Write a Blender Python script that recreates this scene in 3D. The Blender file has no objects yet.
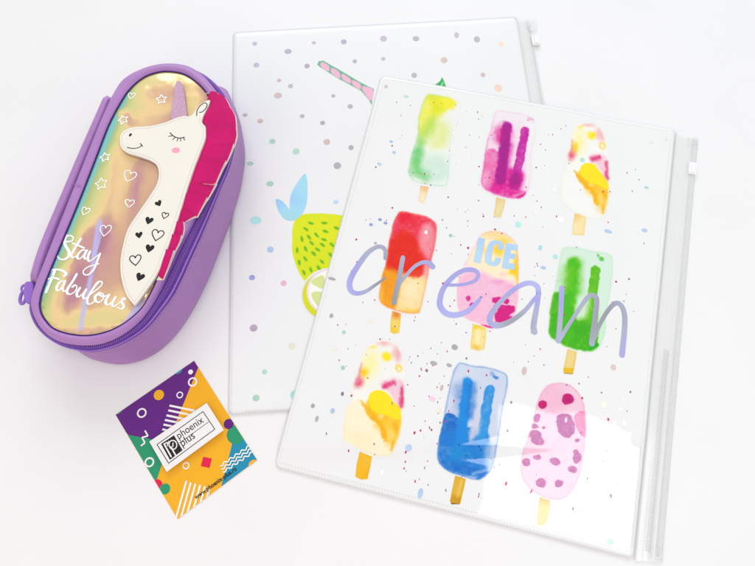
import bpy, math, random
import numpy as np
from mathutils import Matrix, Vector
from mathutils.geometry import tessellate_polygon
random.seed(4)
S = bpy.context.scene
C = S.collection
MM = 0.001

# ------------------------------------------------------------------ camera
CAM_H, FOC, PITCH, ROLL = 415.0, 571.0, math.radians(16.87), math.radians(-1.32)
cam_d = bpy.data.cameras.new('camera'); cam = bpy.data.objects.new('camera', cam_d); C.objects.link(cam)
cam.location = (0, 0, CAM_H*MM)
cam.rotation_euler = (Matrix.Rotation(PITCH, 3, 'X') @ Matrix.Rotation(ROLL, 3, 'Z')).to_euler()
cam_d.sensor_width = 36; cam_d.lens = 36*FOC/755.0
cam_d.clip_start = 0.01; cam_d.clip_end = 20
S.camera = cam

# ------------------------------------------------------------------ light
w = bpy.data.worlds.new('World'); S.world = w; w.use_nodes = True
bg = w.node_tree.nodes['Background']; bg.inputs[0].default_value = (0.97, 0.99, 1.0, 1); bg.inputs[1].default_value = 0.585

def area(name, loc, target, sx, sy, radiance, col):
    l = bpy.data.lights.new(name, 'AREA'); l.shape = 'RECTANGLE'; l.size = sx; l.size_y = sy
    l.energy = radiance*math.pi*sx*sy; l.color = col
    o = bpy.data.objects.new(name, l); C.objects.link(o); o.location = loc
    o.rotation_euler = (Vector(target)-Vector(loc)).to_track_quat('-Z', 'Y').to_euler()
    return o
key = area('window_light', (0.64, -0.15, 1.5), (0.14, 0.0, 0.0), 0.52, 0.62, 4.6, (1, 1, 1))
topl = area('soft_top_light', (-0.3, 3.3, 2.0), (0, 0.15, 0), 2.6, 1.5, 3.6, (0.95, 0.99, 1))  # added softbox out of view, brightens the far side of the table
warm = area('warm_fill_light', (-0.55, -0.62, 0.6), (-0.15, -0.05, 0), 0.5, 0.5, 1.7, (1, 0.50, 0.37))  # added lamp out of view, tints the near left of the table warm
S.view_settings.view_transform = 'Standard'; S.view_settings.look = 'None'
S.view_settings.exposure = 0.25; S.view_settings.gamma = 1
S.render.engine = 'CYCLES'

# ------------------------------------------------------------------ measuring helpers
cp, sp = math.cos(PITCH), math.sin(PITCH); cr, sr = math.cos(ROLL), math.sin(ROLL)
def Wn(px, py, z=0.0):
    """photo measurement -> table millimetres on the level z (numpy)"""
    px = np.asarray(px, float); py = np.asarray(py, float)
    u = (px-377.5)/FOC; v = -(py-283.0)/FOC
    u, v = cr*u-sr*v, sr*u+cr*v
    y = v*cp+sp; d = cp-v*sp
    k = (CAM_H-z)/d
    return u*k, y*k
def W(p, z=0.0):
    x, y = Wn(p[0], p[1], z); return (float(x), float(y))
def WL(pts, z=0.0): return [W(p, z) for p in pts]
def Z(ox, oy, s): return lambda *pts: [(ox+a/s, oy+b/s) for a, b in pts]

def catmull(pts, n=6, closed=False):
    P = [np.array(p, float) for p in pts]; out = []; m = len(P)
    rng = range(m) if closed else range(m-1)
    for i in rng:
        p0 = P[(i-1) % m] if closed or i > 0 else 2*P[0]-P[1]
        p1 = P[i]; p2 = P[(i+1) % m]
        p3 = P[(i+2) % m] if closed or i+2 < m else 2*P[-1]-P[-2]
        for k in range(n):
            t = k/n
            out.append(0.5*((2*p1)+(-p0+p2)*t+(2*p0-5*p1+4*p2-p3)*t*t+(-p0+3*p1-3*p2+p3)*t**3))
    if not closed: out.append(P[-1])
    return [tuple(q) for q in out]
def resample(pts, n, closed=True):
    P = np.array(pts, float)
    if closed: P = np.vstack([P, P[:1]])
    d = np.r_[0, np.cumsum(np.linalg.norm(np.diff(P, axis=0), axis=1))]
    t = np.linspace(0, d[-1], n, endpoint=not closed)
    return np.stack([np.interp(t, d, P[:, k]) for k in range(P.shape[1])], 1)

# value noise
_rng = np.random.RandomState(7); _tab = _rng.rand(256, 256)
def vnoise(x, y):
    xi = np.floor(x).astype(int); yi = np.floor(y).astype(int); fx = x-xi; fy = y-yi
    fx = fx*fx*(3-2*fx); fy = fy*fy*(3-2*fy)
    a = _tab[xi % 256, yi % 256]; b = _tab[(xi+1) % 256, yi % 256]; c = _tab[xi % 256, (yi+1) % 256]; d = _tab[(xi+1) % 256, (yi+1) % 256]
    return (a*(1-fx)+b*fx)*(1-fy)+(c*(1-fx)+d*fx)*fy
def fbm(x, y, o=3):
    s = 0; a = 1; t = 0
    for k in range(o): s = s+a*vnoise(x*2**k+17*k, y*2**k+5*k); t += a; a *= .5
    return s/t
def sstep(x): x = np.clip(x, 0, 1); return x*x*(3-2*x)
def lin(c): c = np.asarray(c, float)/255.0; return np.where(c < .04045, c/12.92, ((c+.055)/1.055)**2.4)

# ------------------------------------------------------------------ materials
def prin(name):
    m = bpy.data.materials.new(name); m.use_nodes = True
    return m, m.node_tree, m.node_tree.nodes['Principled BSDF']
def mat(name, rgb, rough=.5, coat=0, metal=0, bump=None, spec=.5, alpha=1, var=0.0, varscale=60):
    m, t, b = prin(name); c = lin(rgb); c = np.where(c < .5, np.clip((c-.03*(1-c*2))/1.0, .002, 1), c)
    b.inputs['Base Color'].default_value = (*c, 1); b.inputs['Roughness'].default_value = rough
    b.inputs['Metallic'].default_value = metal; b.inputs['Coat Weight'].default_value = coat; b.inputs['Coat Roughness'].default_value = .08
    b.inputs['Specular IOR Level'].default_value = spec; b.inputs['Alpha'].default_value = alpha
    tc = t.nodes.new('ShaderNodeTexCoord')
    if var:
        n = t.nodes.new('ShaderNodeTexNoise'); n.inputs['Scale'].default_value = varscale; n.inputs['Detail'].default_value = 5
        t.links.new(tc.outputs['Object'], n.inputs['Vector'])
        r = t.nodes.new('ShaderNodeValToRGB'); t.links.new(n.outputs[0], r.inputs[0])
        r.color_ramp.elements[0].position = .3; r.color_ramp.elements[1].position = .7
        r.color_ramp.elements[0].color = (*(c*(1-var)), 1); r.color_ramp.elements[1].color = (*np.clip(c*(1+var), 0, 1), 1)
        t.links.new(r.outputs[0], b.inputs['Base Color'])
    if bump:
        kind, sc, dist = bump
        n = t.nodes.new('ShaderNodeTexVoronoi' if kind == 'v' else 'ShaderNodeTexNoise'); n.inputs['Scale'].default_value = sc
        t.links.new(tc.outputs['Object'], n.inputs['Vector'])
        bp = t.nodes.new('ShaderNodeBump'); bp.inputs['Distance'].default_value = dist; bp.inputs['Strength'].default_value = 1
        t.links.new(n.outputs[0], bp.inputs['Height']); t.links.new(bp.outputs[0], b.inputs['Normal'])
    return m
def foil(name, cols, scale=9, rough=.3, metal=.25, offset=(0, 0, 0)):
    """holographic foil: hue drifts over the sheet and with the angle of view"""
    m, t, b = prin(name); tc = t.nodes.new('ShaderNodeTexCoord'); mp = t.nodes.new('ShaderNodeMapping'); mp.inputs['Location'].default_value = offset
    n = t.nodes.new('ShaderNodeTexNoise'); n.inputs['Scale'].default_value = scale; n.inputs['Detail'].default_value = 1
    t.links.new(tc.outputs['Object'], mp.inputs[0]); t.links.new(mp.outputs[0], n.inputs['Vector'])
    lw = t.nodes.new('ShaderNodeLayerWeight'); lw.inputs[0].default_value = .3
    ad = t.nodes.new('ShaderNodeMath'); ad.operation = 'MULTIPLY_ADD'; t.links.new(lw.outputs['Facing'], ad.inputs[0]); ad.inputs[1].default_value = .5; t.links.new(n.outputs[0], ad.inputs[2])
    r = t.nodes.new('ShaderNodeValToRGB'); e = r.color_ramp.elements
    while len(e) < len(cols): e.new(.5)
    for i, c in enumerate(cols): e[i].position = .32+.5*i/(len(cols)-1); e[i].color = (*lin(c), 1)
    t.links.new(ad.outputs[0], r.inputs[0]); t.links.new(r.outputs[0], b.inputs['Base Color'])
    b.inputs['Roughness'].default_value = rough; b.inputs['Metallic'].default_value = metal
    return m
def attr_mat(name, rough=.5, coat=0.0, gloss=.5):
    m, t, b = prin(name); a = t.nodes.new('ShaderNodeAttribute'); a.attribute_name = 'ink'
    t.links.new(a.outputs['Color'], b.inputs['Base Color']); b.inputs['Roughness'].default_value = rough; b.inputs['Coat Weight'].default_value = coat
    b.inputs['Coat Roughness'].default_value = .03; b.inputs['Specular IOR Level'].default_value = gloss
    return m

PAPER = np.array([237, 238, 238])
M = {}
M['table'] = mat('white_table', (238, 238, 239), .55, bump=('n', 900, .00002), var=.012, varscale=14)
M['cover'] = mat('milky_plastic_cover', PAPER, .035, spec=.5, var=.008, varscale=25)
M['cover_back'] = mat('milky_plastic_cover_matt', (236, 237, 238), .22, var=.008, varscale=25)
M['ink'] = attr_mat('printed_ink_under_film', .035)
M['vinyl'] = mat('clear_vinyl', (247, 248, 248), .12, alpha=.6)
M['vinyl_rail'] = mat('clear_vinyl_rail', (238, 241, 242), .15, alpha=.3)
M['weld'] = mat('welded_edge', (240, 242, 242), .2, alpha=.22)
M['seam'] = mat('seam_shadow_line', (206, 210, 210), .3, alpha=.28)
M['slider'] = mat('white_plastic_slider', (244, 244, 246), .25)
M['purple'] = mat('lilac_leatherette', (176, 132, 192), .42, bump=('v', 1500, .00009), var=.07, varscale=40)
M['purple_side'] = mat('lilac_leatherette_side', (170, 126, 184), .45, bump=('v', 1300, .00016), var=.05, varscale=30)
M['tape'] = mat('violet_zip_tape', (112, 70, 156), .7, bump=('n', 2500, .0001), var=.12, varscale=400)
M['teeth'] = mat('violet_zip_teeth', (150, 112, 200), .35)
M['dark_tape'] = mat('deep_violet_tape', (72, 42, 112), .8)
M['white_leather'] = mat('cream_leatherette', (240, 236, 226), .5, bump=('v', 1800, .00004), var=.01, varscale=60)
M['felt'] = mat('cream_felt_edge', (235, 226, 214), .85)
M['magenta'] = mat('magenta_leatherette', (204, 10, 114), .45, spec=.25, bump=('n', 1500, .00006), var=.1, varscale=70)
M['glitter'] = mat('pink_glitter', (214, 172, 200), .4, metal=.25, bump=('v', 2600, .0003), var=.22, varscale=1500)
M['black'] = mat('black_ink', (26, 24, 26), .4)
M['blush'] = mat('pink_ink', (248, 168, 192), .5)
M['white_ink'] = mat('white_ink', (252, 252, 252), .4)
M['thread'] = mat('beige_thread', (190, 180, 165), .8)
M['foil_word'] = foil('lilac_foil', [(150, 152, 160), (176, 180, 205), (170, 168, 232), (186, 190, 240), (196, 178, 210), (222, 190, 190)], 12, .28, .15, (.3, .1, 0))
M['foil_ice'] = foil('pale_blue_foil', [(170, 205, 245), (190, 220, 245), (200, 222, 240)], 30, .3, .15)
M['foil_leaf'] = foil('aqua_foil', [(160, 200, 245), (165, 222, 245), (170, 220, 215)], 30, .3, .1)
FD = {'g': (186, 181, 184), 'v': (188, 178, 198), 'p': (212, 192, 188), 'm': (184, 218, 202), 'a': (178, 232, 228), 'b': (186, 210, 242), 'i': (156, 164, 222), 'k': (245, 200, 220), 'o': (246, 214, 196), 'c': (245, 240, 225), 'w': (252, 252, 252)}
FM = {k: foil('foil_dot_'+k, [tuple(max(0, x-14) for x in c), c, tuple(min(255, x+12) for x in c)], 60, .3, .1) for k, c in FD.items()}

# ------------------------------------------------------------------ building helpers
def tag(o, label=None, cat=None, group=None, kind=None):
    if label: o['label'] = label
    if cat: o['category'] = cat
    if group: o['group'] = group
    if kind: o['kind'] = kind
    return o
def thing(name, loc, label, cat, group=None):
    o = bpy.data.objects.new(name, None); C.objects.link(o); o.location = [c*MM for c in loc]; o.empty_display_size = .02
    return tag(o, label, cat, group)
ORG = {}
def root_origin(p):
    while p.parent: p = p.parent
    return np.array(p.location)/MM
def obj(name, verts, faces, mats, parent=None, smooth=False, fm=None, cols=None, solid=None, floats=None):
    v = np.array(verts, float)
    if parent is not None: v = v-root_origin(parent)
    me = bpy.data.meshes.new(name); me.from_pydata((v*MM).tolist(), [], faces); me.update()
    if not isinstance(mats, (list, tuple)): mats = [mats]
    for m in mats: me.materials.append(m)
    if fm is not None: me.polygons.foreach_set('material_index', fm)
    me.polygons.foreach_set('use_smooth', [smooth]*len(me.polygons))
    if cols is not None:
        a = me.color_attributes.new('ink', 'FLOAT_COLOR', 'POINT'); a.data.foreach_set('color', np.c_[cols, np.ones(len(cols))].ravel())
    if floats is not None:
        a = me.attributes.new('film', 'FLOAT', 'POINT'); a.data.foreach_set('value', np.asarray(floats, float))
    o = bpy.data.objects.new(name, me); C.objects.link(o)
    if parent is not None: o.parent = parent
    return o
class MB:
    def __init__(s): s.v = []; s.f = []; s.m = []
    def add(s, v, f, m=0):
        k = len(s.v); s.v += [tuple(map(float, p)) for p in v]; s.f += [tuple(i+k for i in q) for q in f]; s.m += [m]*len(f)
    def sheet(s, pts, z, m=0):
        """flat printed patch: pts in mm, z number or function"""
        pts = [tuple(p[:2]) for p in pts]
        v = [(p[0], p[1], z(p[0], p[1]) if callable(z) else z) for p in pts]
        tri = tessellate_polygon([[Vector((p[0], p[1], 0)) for p in pts]])
        f = []
        for t in tri:
            a, b, c = [pts[i] for i in t]
            if (b[0]-a[0])*(c[1]-a[1])-(b[1]-a[1])*(c[0]-a[0]) < 0: t = (t[0], t[2], t[1])
            f.append(t)
        s.add(v, f, m)
    def prism(s, pts, z0, z1, bev=0.0, m=0, mside=None):
        pts = np.array([p[:2] for p in pts], float)
        A = 0.5*np.sum(pts[:, 0]*np.roll(pts[:, 1], -1)-np.roll(pts[:, 0], -1)*pts[:, 1])
        if A < 0: pts = pts[::-1]
        n = len(pts); ms = m if mside is None else mside
        rings = [(0, z0), (0, z1-bev)] + ([(bev*.3, z1-bev*.3), (bev, z1)] if bev else [(0, z1)])
        if not bev: rings = [(0, z0), (0, z1)]
        nrm = normals(pts)
        V = []
        for off, z in rings: V += [(p[0]-q[0]*off, p[1]-q[1]*off, z) for p, q in zip(pts, nrm)]
        F = []
        for r in range(len(rings)-1):
            for i in range(n):
                j = (i+1) % n; F.append((r*n+i, r*n+j, (r+1)*n+j, (r+1)*n+i))
        s.add(V, F, ms)
        top = [V[(len(rings)-1)*n+i] for i in range(n)]
        s.sheet(top, z1, m)
    def ribbon(s, pts, wd, z, m=0, closed=False):
        """stroke of width wd (number or list) along pts in mm"""
        P = np.array([p[:2] for p in pts], float); n = len(P)
        T = (np.roll(P, -1, 0)-np.roll(P, 1, 0)) if closed else np.gradient(P, axis=0)
        T /= np.linalg.norm(T, axis=1)[:, None]+1e-9; N = np.stack([-T[:, 1], T[:, 0]], 1)
        wd = np.broadcast_to(np.asarray(wd, float), (n,))[:, None]/2
        Lp, Rp = P+N*wd, P-N*wd
        zz = lambda p: z(p[0], p[1]) if callable(z) else z
        V = [(*p, zz(p)) for p in Lp]+[(*p, zz(p)) for p in Rp]
        F = [(i, n+i, n+(i+1) % n, (i+1) % n) for i in range(n if closed else n-1)]
        s.add(V, F, m)
        if not closed:
            for c, ww in ((P[0], wd[0, 0]), (P[-1], wd[-1, 0])):
                s.disc(c, ww, z if callable(z) else z-.004, m, 12)
    def disc(s, c, r, z, m=0, n=20, ry=None, rot=0):
        ry = r if ry is None else ry; ca, sa = math.cos(rot), math.sin(rot)
        pts = [(c[0]+ca*r*math.cos(a)-sa*ry*math.sin(a), c[1]+sa*r*math.cos(a)+ca*ry*math.sin(a)) for a in [2*math.pi*k/n for k in range(n)]]
        zz = lambda p: z(p[0], p[1]) if callable(z) else z
        s.add([(c[0], c[1], zz(c))]+[(*p, zz(p)) for p in pts], [(0, 1+i, 1+(i+1) % n) for i in range(n)], m)
    def tube(s, pts, r, m=0, n=8, closed=False, flat=1.0):
        P = np.array(pts, float); k = len(P)
        T = (np.roll(P, -1, 0)-np.roll(P, 1, 0)) if closed else np.gradient(P, axis=0)
        T /= np.linalg.norm(T, axis=1)[:, None]+1e-9
        r = np.broadcast_to(np.asarray(r, float), (k,))
        V = []
        for i in range(k):
            A = np.cross(T[i], (0, 0, 1)); A /= np.linalg.norm(A)+1e-9; B = np.cross(A, T[i])
            for q in range(n):
                a = 2*math.pi*q/n; V.append(tuple(P[i]+r[i]*(A*math.cos(a)+B*math.sin(a)*flat)))
        F = []
        for i in range(k if closed else k-1):
            j = (i+1) % k
            for q in range(n): F.append((i*n+q, j*n+q, j*n+(q+1) % n, i*n+(q+1) % n))
        if not closed: F += [tuple(range(n)), tuple((k-1)*n+q for q in reversed(range(n)))]
        s.add(V, F, m)
    def box(s, c, ax, ay, az, m=0):
        c = np.array(c, float); ax, ay, az = map(lambda a: np.array(a, float), (ax, ay, az))
        V = [c+i*ax+j*ay+k*az for i in (-1, 1) for j in (-1, 1) for k in (-1, 1)]
        s.add(V, [(0, 1, 3, 2), (4, 6, 7, 5), (0, 4, 5, 1), (2, 3, 7, 6), (0, 2, 6, 4), (1, 5, 7, 3)], m)
    def build(s, name, mats, parent=None, smooth=False):
        return obj(name, s.v, s.f, mats, parent, smooth, s.m)
def normals(P):
    """outward normals of a counter-clockwise ring"""
    T = np.roll(P, -1, 0)-np.roll(P, 1, 0); T = T/(np.linalg.norm(T, axis=1)[:, None]+1e-9)
    return np.stack([T[:, 1], -T[:, 0]], 1)
def ccw(P):
    P = np.array(P, float); A = 0.5*np.sum(P[:, 0]*np.roll(P[:, 1], -1)-np.roll(P[:, 0], -1)*P[:, 1])
    return P if A > 0 else P[::-1]
def loft(rings, name, m, parent, smooth=True, cap_top=False, cap_bottom=False):
    n = len(rings[0]); V = [tuple(p) for r in rings for p in r]; F = []
    for a in range(len(rings)-1):
        for i in range(n):
            j = (i+1) % n; F.append((a*n+i, a*n+j, (a+1)*n+j, (a+1)*n+i))
    if cap_bottom: F.append(tuple(reversed(range(n))))
    if cap_top: F.append(tuple((len(rings)-1)*n+i for i in range(n)))
    return obj(name, V, F, m, parent, smooth)
def clip_poly(pts, clip):
    clip = ccw(clip); out = [tuple(p) for p in pts]
    for i in range(len(clip)):
        a, b = clip[i], clip[(i+1) % len(clip)]; inp = out; out = []
        if not inp: return []
        side = lambda p: (b[0]-a[0])*(p[1]-a[1])-(b[1]-a[1])*(p[0]-a[0])
        for k in range(len(inp)):
            p, q = inp[k], inp[(k+1) % len(inp)]; sp_, sq = side(p), side(q)
            if sp_ >= 0: out.append(p)
            if (sp_ >= 0) != (sq >= 0):
                t = sp_/(sp_-sq); out.append((p[0]+(q[0]-p[0])*t, p[1]+(q[1]-p[1])*t))
    return out
def text_mesh(mb, body, p0, p1, z, m=0, shear=0.0, bold=0.0, hscale=1.0, spacing=1.0):
    """flat lettering from p0 to p1 (mm), drawn as real letter shapes"""
    cu = bpy.data.curves.new('lettering', 'FONT'); cu.body = body; cu.size = 1; cu.shear = shear; cu.offset = bold; cu.space_character = spacing
    o = bpy.data.objects.new('lettering', cu); C.objects.link(o)
    bpy.context.view_layer.update()
    me = bpy.data.meshes.new_from_object(o.evaluated_get(bpy.context.evaluated_depsgraph_get()))
    V = np.array([v.co[:] for v in me.vertices]); F = [tuple(p.vertices) for p in me.polygons]
    bpy.data.objects.remove(o); bpy.data.curves.remove(cu); bpy.data.meshes.remove(me)
    x0, x1 = V[:, 0].min(), V[:, 0].max(); p0 = np.array(p0); p1 = np.array(p1); d = p1-p0; L = np.linalg.norm(d); d = d/L; nn = np.array([-d[1], d[0]])
    k = L/(x1-x0)
    Q = p0+np.outer((V[:, 0]-x0)*k, d)+np.outer(V[:, 1]*k*hscale, nn)
    mb.add(np.c_[Q, np.full(len(Q), z)], F, m)

# =================================================================== TABLE
N = 24; g = np.linspace(-800, 800, N+1)
V = [(x, y, 0) for y in g for x in g]; F = [(j*(N+1)+i, j*(N+1)+i+1, (j+1)*(N+1)+i+1, (j+1)*(N+1)+i) for j in range(N) for i in range(N)]
o = obj('table_surface', V, F, M['table']); tag(o, kind='structure')

# =================================================================== painted ink sheets
def in_poly(px, py, poly):
    """signed distance to a polygon, negative inside"""
    P = np.array(poly, float); d = np.full(px.shape, 1e9); ins = np.zeros(px.shape, bool); n = len(P)
    for i in range(n):
        a, b = P[i], P[(i+1) % n]; e = b-a; wx, wy = px-a[0], py-a[1]
        t = np.clip((wx*e[0]+wy*e[1])/(e@e+1e-12), 0, 1)
        d = np.minimum(d, np.hypot(wx-e[0]*t, wy-e[1]*t))
        c = (a[1] > py) != (b[1] > py)
        with np.errstate(divide='ignore', invalid='ignore'): xx = a[0]+(py-a[1])*e[0]/(e[1] if e[1] else 1e-9)
        ins ^= c & (px < xx)
    return np.where(ins, -d, d)
def deep(c): return np.where(c < .5, np.clip(c-.03*(1-c*2), .002, 1), c)
def paint_sheet(name, outline, layers, parent, zf, m, step=.5, soft=.7, base=(250, 250, 245), basea=1.0, edge=.25, edgecol=None, warp=1.0, gran=.36, smoothline=True, fadefn=None, paper=PAPER, seed=0):
    ol = catmull(outline, 6, True) if smoothline else outline
    P = np.array(ol); x0, y0 = P.min(0)-2-soft; x1, y1 = P.max(0)+2+soft
    nx = int((x1-x0)/step)+1; ny = int((y1-y0)/step)+1
    gx, gy = np.meshgrid(x0+np.arange(nx)*step, y0+np.arange(ny)*step)
    sx, sy = gx+seed*31.7, gy+seed*17.3
    wx = gx+warp*(2.8*(fbm(sx/5, sy/5, 4)-.5)+.55*(fbm(sx/1.3, sy/1.3, 2)-.5)); wy = gy+warp*(2.8*(fbm(sx/5+40, sy/5+9, 4)-.5)+.55*(fbm(sx/1.3+7, sy/1.3+3, 2)-.5))
    dist = in_poly(gx+.35*(wx-gx), gy+.35*(wy-gy), ol)
    mask = sstep(.5-dist/(2*soft))
    col = np.ones(gx.shape+(3,))*np.asarray(base, float); al = np.full(gx.shape, basea)
    if fadefn is not None: al = al*fadefn(gx, gy)
    al = al*(1-gran*.8*(fbm(sx/9+3, sy/9)-.35))
    img = np.asarray(paper, float)*(1-al[..., None])+col*al[..., None]
    for L in layers:
        k = L[0]
        if L[-1] >= 1: L = L[:-1]+(L[-1]*1.45,)
        if k == 'E': _, (cx, cy), rx, ry, ang, c, a, sf = L; ca, sa = math.cos(math.radians(ang)), math.sin(math.radians(ang)); dx, dy = wx-cx, wy-cy; r = np.hypot((dx*ca+dy*sa)/rx, (-dx*sa+dy*ca)/ry); dd = (r-1)*min(rx, ry)
        elif k == 'C': _, (ax, ay), (bx, by), r, c, a, sf = L; ex, ey = bx-ax, by-ay; t = np.clip(((wx-ax)*ex+(wy-ay)*ey)/(ex*ex+ey*ey), 0, 1); dd = np.hypot(wx-ax-ex*t, wy-ay-ey*t)-r
        elif k == 'P': _, pts, c, a, sf = L; dd = in_poly(wx, wy, catmull(pts, 4, True))
        aa = a*sstep(.5-dd/(2*sf))*(1-gran*(fbm(sx/3.1+9, sy/3.1+2*len(c))-.5)*1.6)
        rim = np.exp(-((dd+.5)/.7)**2)*.12*a if sf < 1.2 else 0
        cc = np.asarray(c, float)
        aa = np.clip(aa, 0, 1)[..., None]
        img = img*(1-aa)+cc*aa
        if not np.isscalar(rim): img = img*(1-rim[..., None]*(1-cc/255))
    if edge: # pigment pooled along the outline of the wash
        e = np.exp(-((dist+.9)/.9)**2)*edge*(.4+1.0*fbm(sx/7, sy/7+50)); ec = np.asarray(edgecol if edgecol is not None else np.asarray(base)*.85, float)
        e = e if fadefn is None else e*fadefn(gx, gy)
        e = np.clip(e, 0, 1)[..., None]; img = img*(1-e)+ec*e
    img = np.asarray(paper)*(1-mask[..., None])+img*mask[..., None]
    keep = mask > .02; X, Y = Wn(gx, gy, 3.0); Zc = zf(X, Y)
    idx = -np.ones(gx.shape, int); cell = keep[:-1, :-1] | keep[1:, :-1] | keep[:-1, 1:] | keep[1:, 1:]
    use = np.zeros(gx.shape, bool)
    for a, b in ((0, 0), (1, 0), (0, 1), (1, 1)): use[a:ny-1+a, b:nx-1+b] |= cell
    idx[use] = np.arange(use.sum())
    j, i = np.nonzero(cell)
    F = np.stack([idx[j, i], idx[j+1, i], idx[j+1, i+1], idx[j, i+1]], 1).tolist()
    return obj(name, np.c_[X[use], Y[use], Zc[use]], F, m, parent, True, cols=deep(lin(np.clip(img[use], 0, 255))))

# =================================================================== FOLDERS
def pxlift(x, y): # back folder raises the front one where they overlap (mm position)
    c = WLIFT
    return 1.75*(1-sstep((x-c[0])/30.0))*(sstep((y-c[1])/20.0))
WLIFT = (W((600, 300))[0], W((400, 468))[1])
def und(x, y):
    a = .20*np.sin(x/41+y/70+.6)*np.sin(y/47-x/90+1.1)+.04*np.sin(x/14.0+1.2)*np.sin(y/19+1.4)+.03*np.sin((x+y)/9.0)*np.sin(x/17)
    return a
def top_f(x, y): return 1.7+pxlift(x, y)+und(x, y)
def zprint(k): return lambda x, y: top_f(x, y)+.03+.025*k

def quad_grid(q, zf, zb, nu, nv, rad, name, m, parent):
    """rounded slab over the quad q (TL,TR,BR,BL in mm) with top height zf and underside zb"""
    q = np.array(q, float)
    us = np.linspace(0, 1, nu); vs = np.linspace(0, 1, nv)
    W_ = np.linalg.norm(q[1]-q[0]); H_ = np.linalg.norm(q[3]-q[0])
    V = []; F = []
    for v in vs:
        for u in us:
            uu, vv = u*W_, v*H_
            cx = min(max(uu, rad), W_-rad); cy = min(max(vv, rad), H_-rad); dx, dy = uu-cx, vv-cy; L = math.hypot(dx, dy)
            if dx and dy:   # square corner pressed into a round one
                s_ = max(abs(dx), abs(dy))/L; uu, vv = cx+dx*s_, cy+dy*s_
            a, b = uu/W_, vv/H_
            p = q[0]*(1-a)*(1-b)+q[1]*a*(1-b)+q[2]*a*b+q[3]*(1-a)*b
            V.append((p[0], p[1], 0))
    V = np.array(V); n = len(V)
    ed = np.array([min(i, nu-1-i, j, nv-1-j) for j in range(nv) for i in range(nu)])
    V[:, 2] = zf(V[:, 0], V[:, 1])-np.where(ed == 0, .35, 0)
    B = V.copy(); B[:, 2] = zb(B[:, 0], B[:, 1])
    for j in range(nv-1):
        for i in range(nu-1):
            a = j*nu+i; F.append((a, a+nu, a+nu+1, a+1)); F.append((n+a, n+a+1, n+a+nu+1, n+a+nu))
    per = [i for i in range(nu)]+[j*nu+nu-1 for j in range(1, nv)]+[(nv-1)*nu+i for i in range(nu-2, -1, -1)]+[j*nu for j in range(nv-2, 0, -1)]
    for a, b in zip(per, per[1:]+per[:1]): F.append((a, b, n+b, n+a))
    o = obj(name, np.vstack([V, B]), F, m, parent, True)
    return o, V[per]

# ---------------- back folder (lemon)
bx, by = W((385, 230)); 
back = thing('zip_folder', (bx, by, 0), 'white zip folder with printed lemon, lime slice and striped straw, partly covered', 'folder', 'plastic zip folders')
BZ = 1.5
bTL, bTR, bBL = W((233.5, 33)), W((516.5, 17.5)), W((228.5, 415))
dr = np.array(bTR)-np.array(bTL); dd_ = np.array(bBL)-np.array(bTL); bBR = tuple(np.array(bTR)+dd_+np.array((0, 0)))
bzf = lambda x, y: BZ+.12*np.sin(x/40)*np.sin(y/33); bzb = lambda x, y: 0*x+.05
cov, per = quad_grid([bTL, bTR, bBR, bBL], bzf, bzb, 90, 110, 3.5, 'cover', M['cover_back'], back)
mb = MB(); mb.tube([(p[0], p[1], p[2]-.1) for p in per], .38, n=8, closed=True); mb.build('welded_edge', M['weld'], back, True)
def zb_(k): return lambda x, y: bzf(x, y)+.03+.02*k
# vertical welded margin on the left and stitched line at the foot
mb = MB()
for a, b in (((236.5, 36), (231.5, 412)),): mb.ribbon(resample(WL([a, b], BZ), 40, False), .35, zb_(0))
mb.build('weld_line', M['seam'], back)
mb = MB()
for k in range(60):
    x = 246+k*1.9; mb.ribbon(WL([(x, 410.2-.05*(x-246)*.4), (x, 412.6-.05*(x-246)*.4)], BZ), .45, zb_(0))
mb.build('weld_stitching', M['seam'], back)
# zip strip on the right
uR = np.array(dr)/np.linalg.norm(dr); uD = dd_/np.linalg.norm(dd_); LB = np.linalg.norm(dd_)
st0 = np.array(W((529, 22)))
def strip(parent, p0, p1, wd, z0, z1, nm, m, side):
    p0, p1 = np.array(p0), np.array(p1); t = p1-p0; L = np.linalg.norm(t); t = t/L; nrm = np.array([-t[1], t[0]])*side
    mb = MB(); prof = [(0, z0), (0, z1-.2), (.25, z1), (wd*.42, z1-.05), (wd*.5, z1+.35), (wd*.62, z1+.35), (wd*.68, z1-.1), (wd-.3, z1-.1), (wd, z1-.4), (wd, z0)]
    V = []; F = []; K = 60
    for k in range(K+1):
        p = p0+t*L*k/K
        for a, z in prof: q = p+nrm*a; V.append((q[0], q[1], z+(.12*math.sin(k*.35)) * (a > .1)))
    n = len(prof)
    for k in range(K):
        for i in range(n-1): F.append((k*n+i, k*n+i+1, (k+1)*n+i+1, (k+1)*n+i))
    mb.add(V, F); return mb.build(nm, m, parent, True)
in0, in1 = W((517, 19), BZ), tuple(np.array(W((517, 19), BZ))+uD*LB)
strip(back, in0, in1, 9.5, .05, 1.1, 'zip_strip', M['vinyl'], 1)
r0, r1 = np.array(W((529.5, 24), BZ)), np.array(W((544.2, 107), BZ)); rt = (r1-r0)/np.linalg.norm(r1-r0)
mb = MB(); mb.tube([(*(r0+rt*s), 1.3) for s in np.linspace(0, 300, 60)], 1.15, n=10); mb.build('zip_rail', M['vinyl_rail'], back, True)
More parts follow.
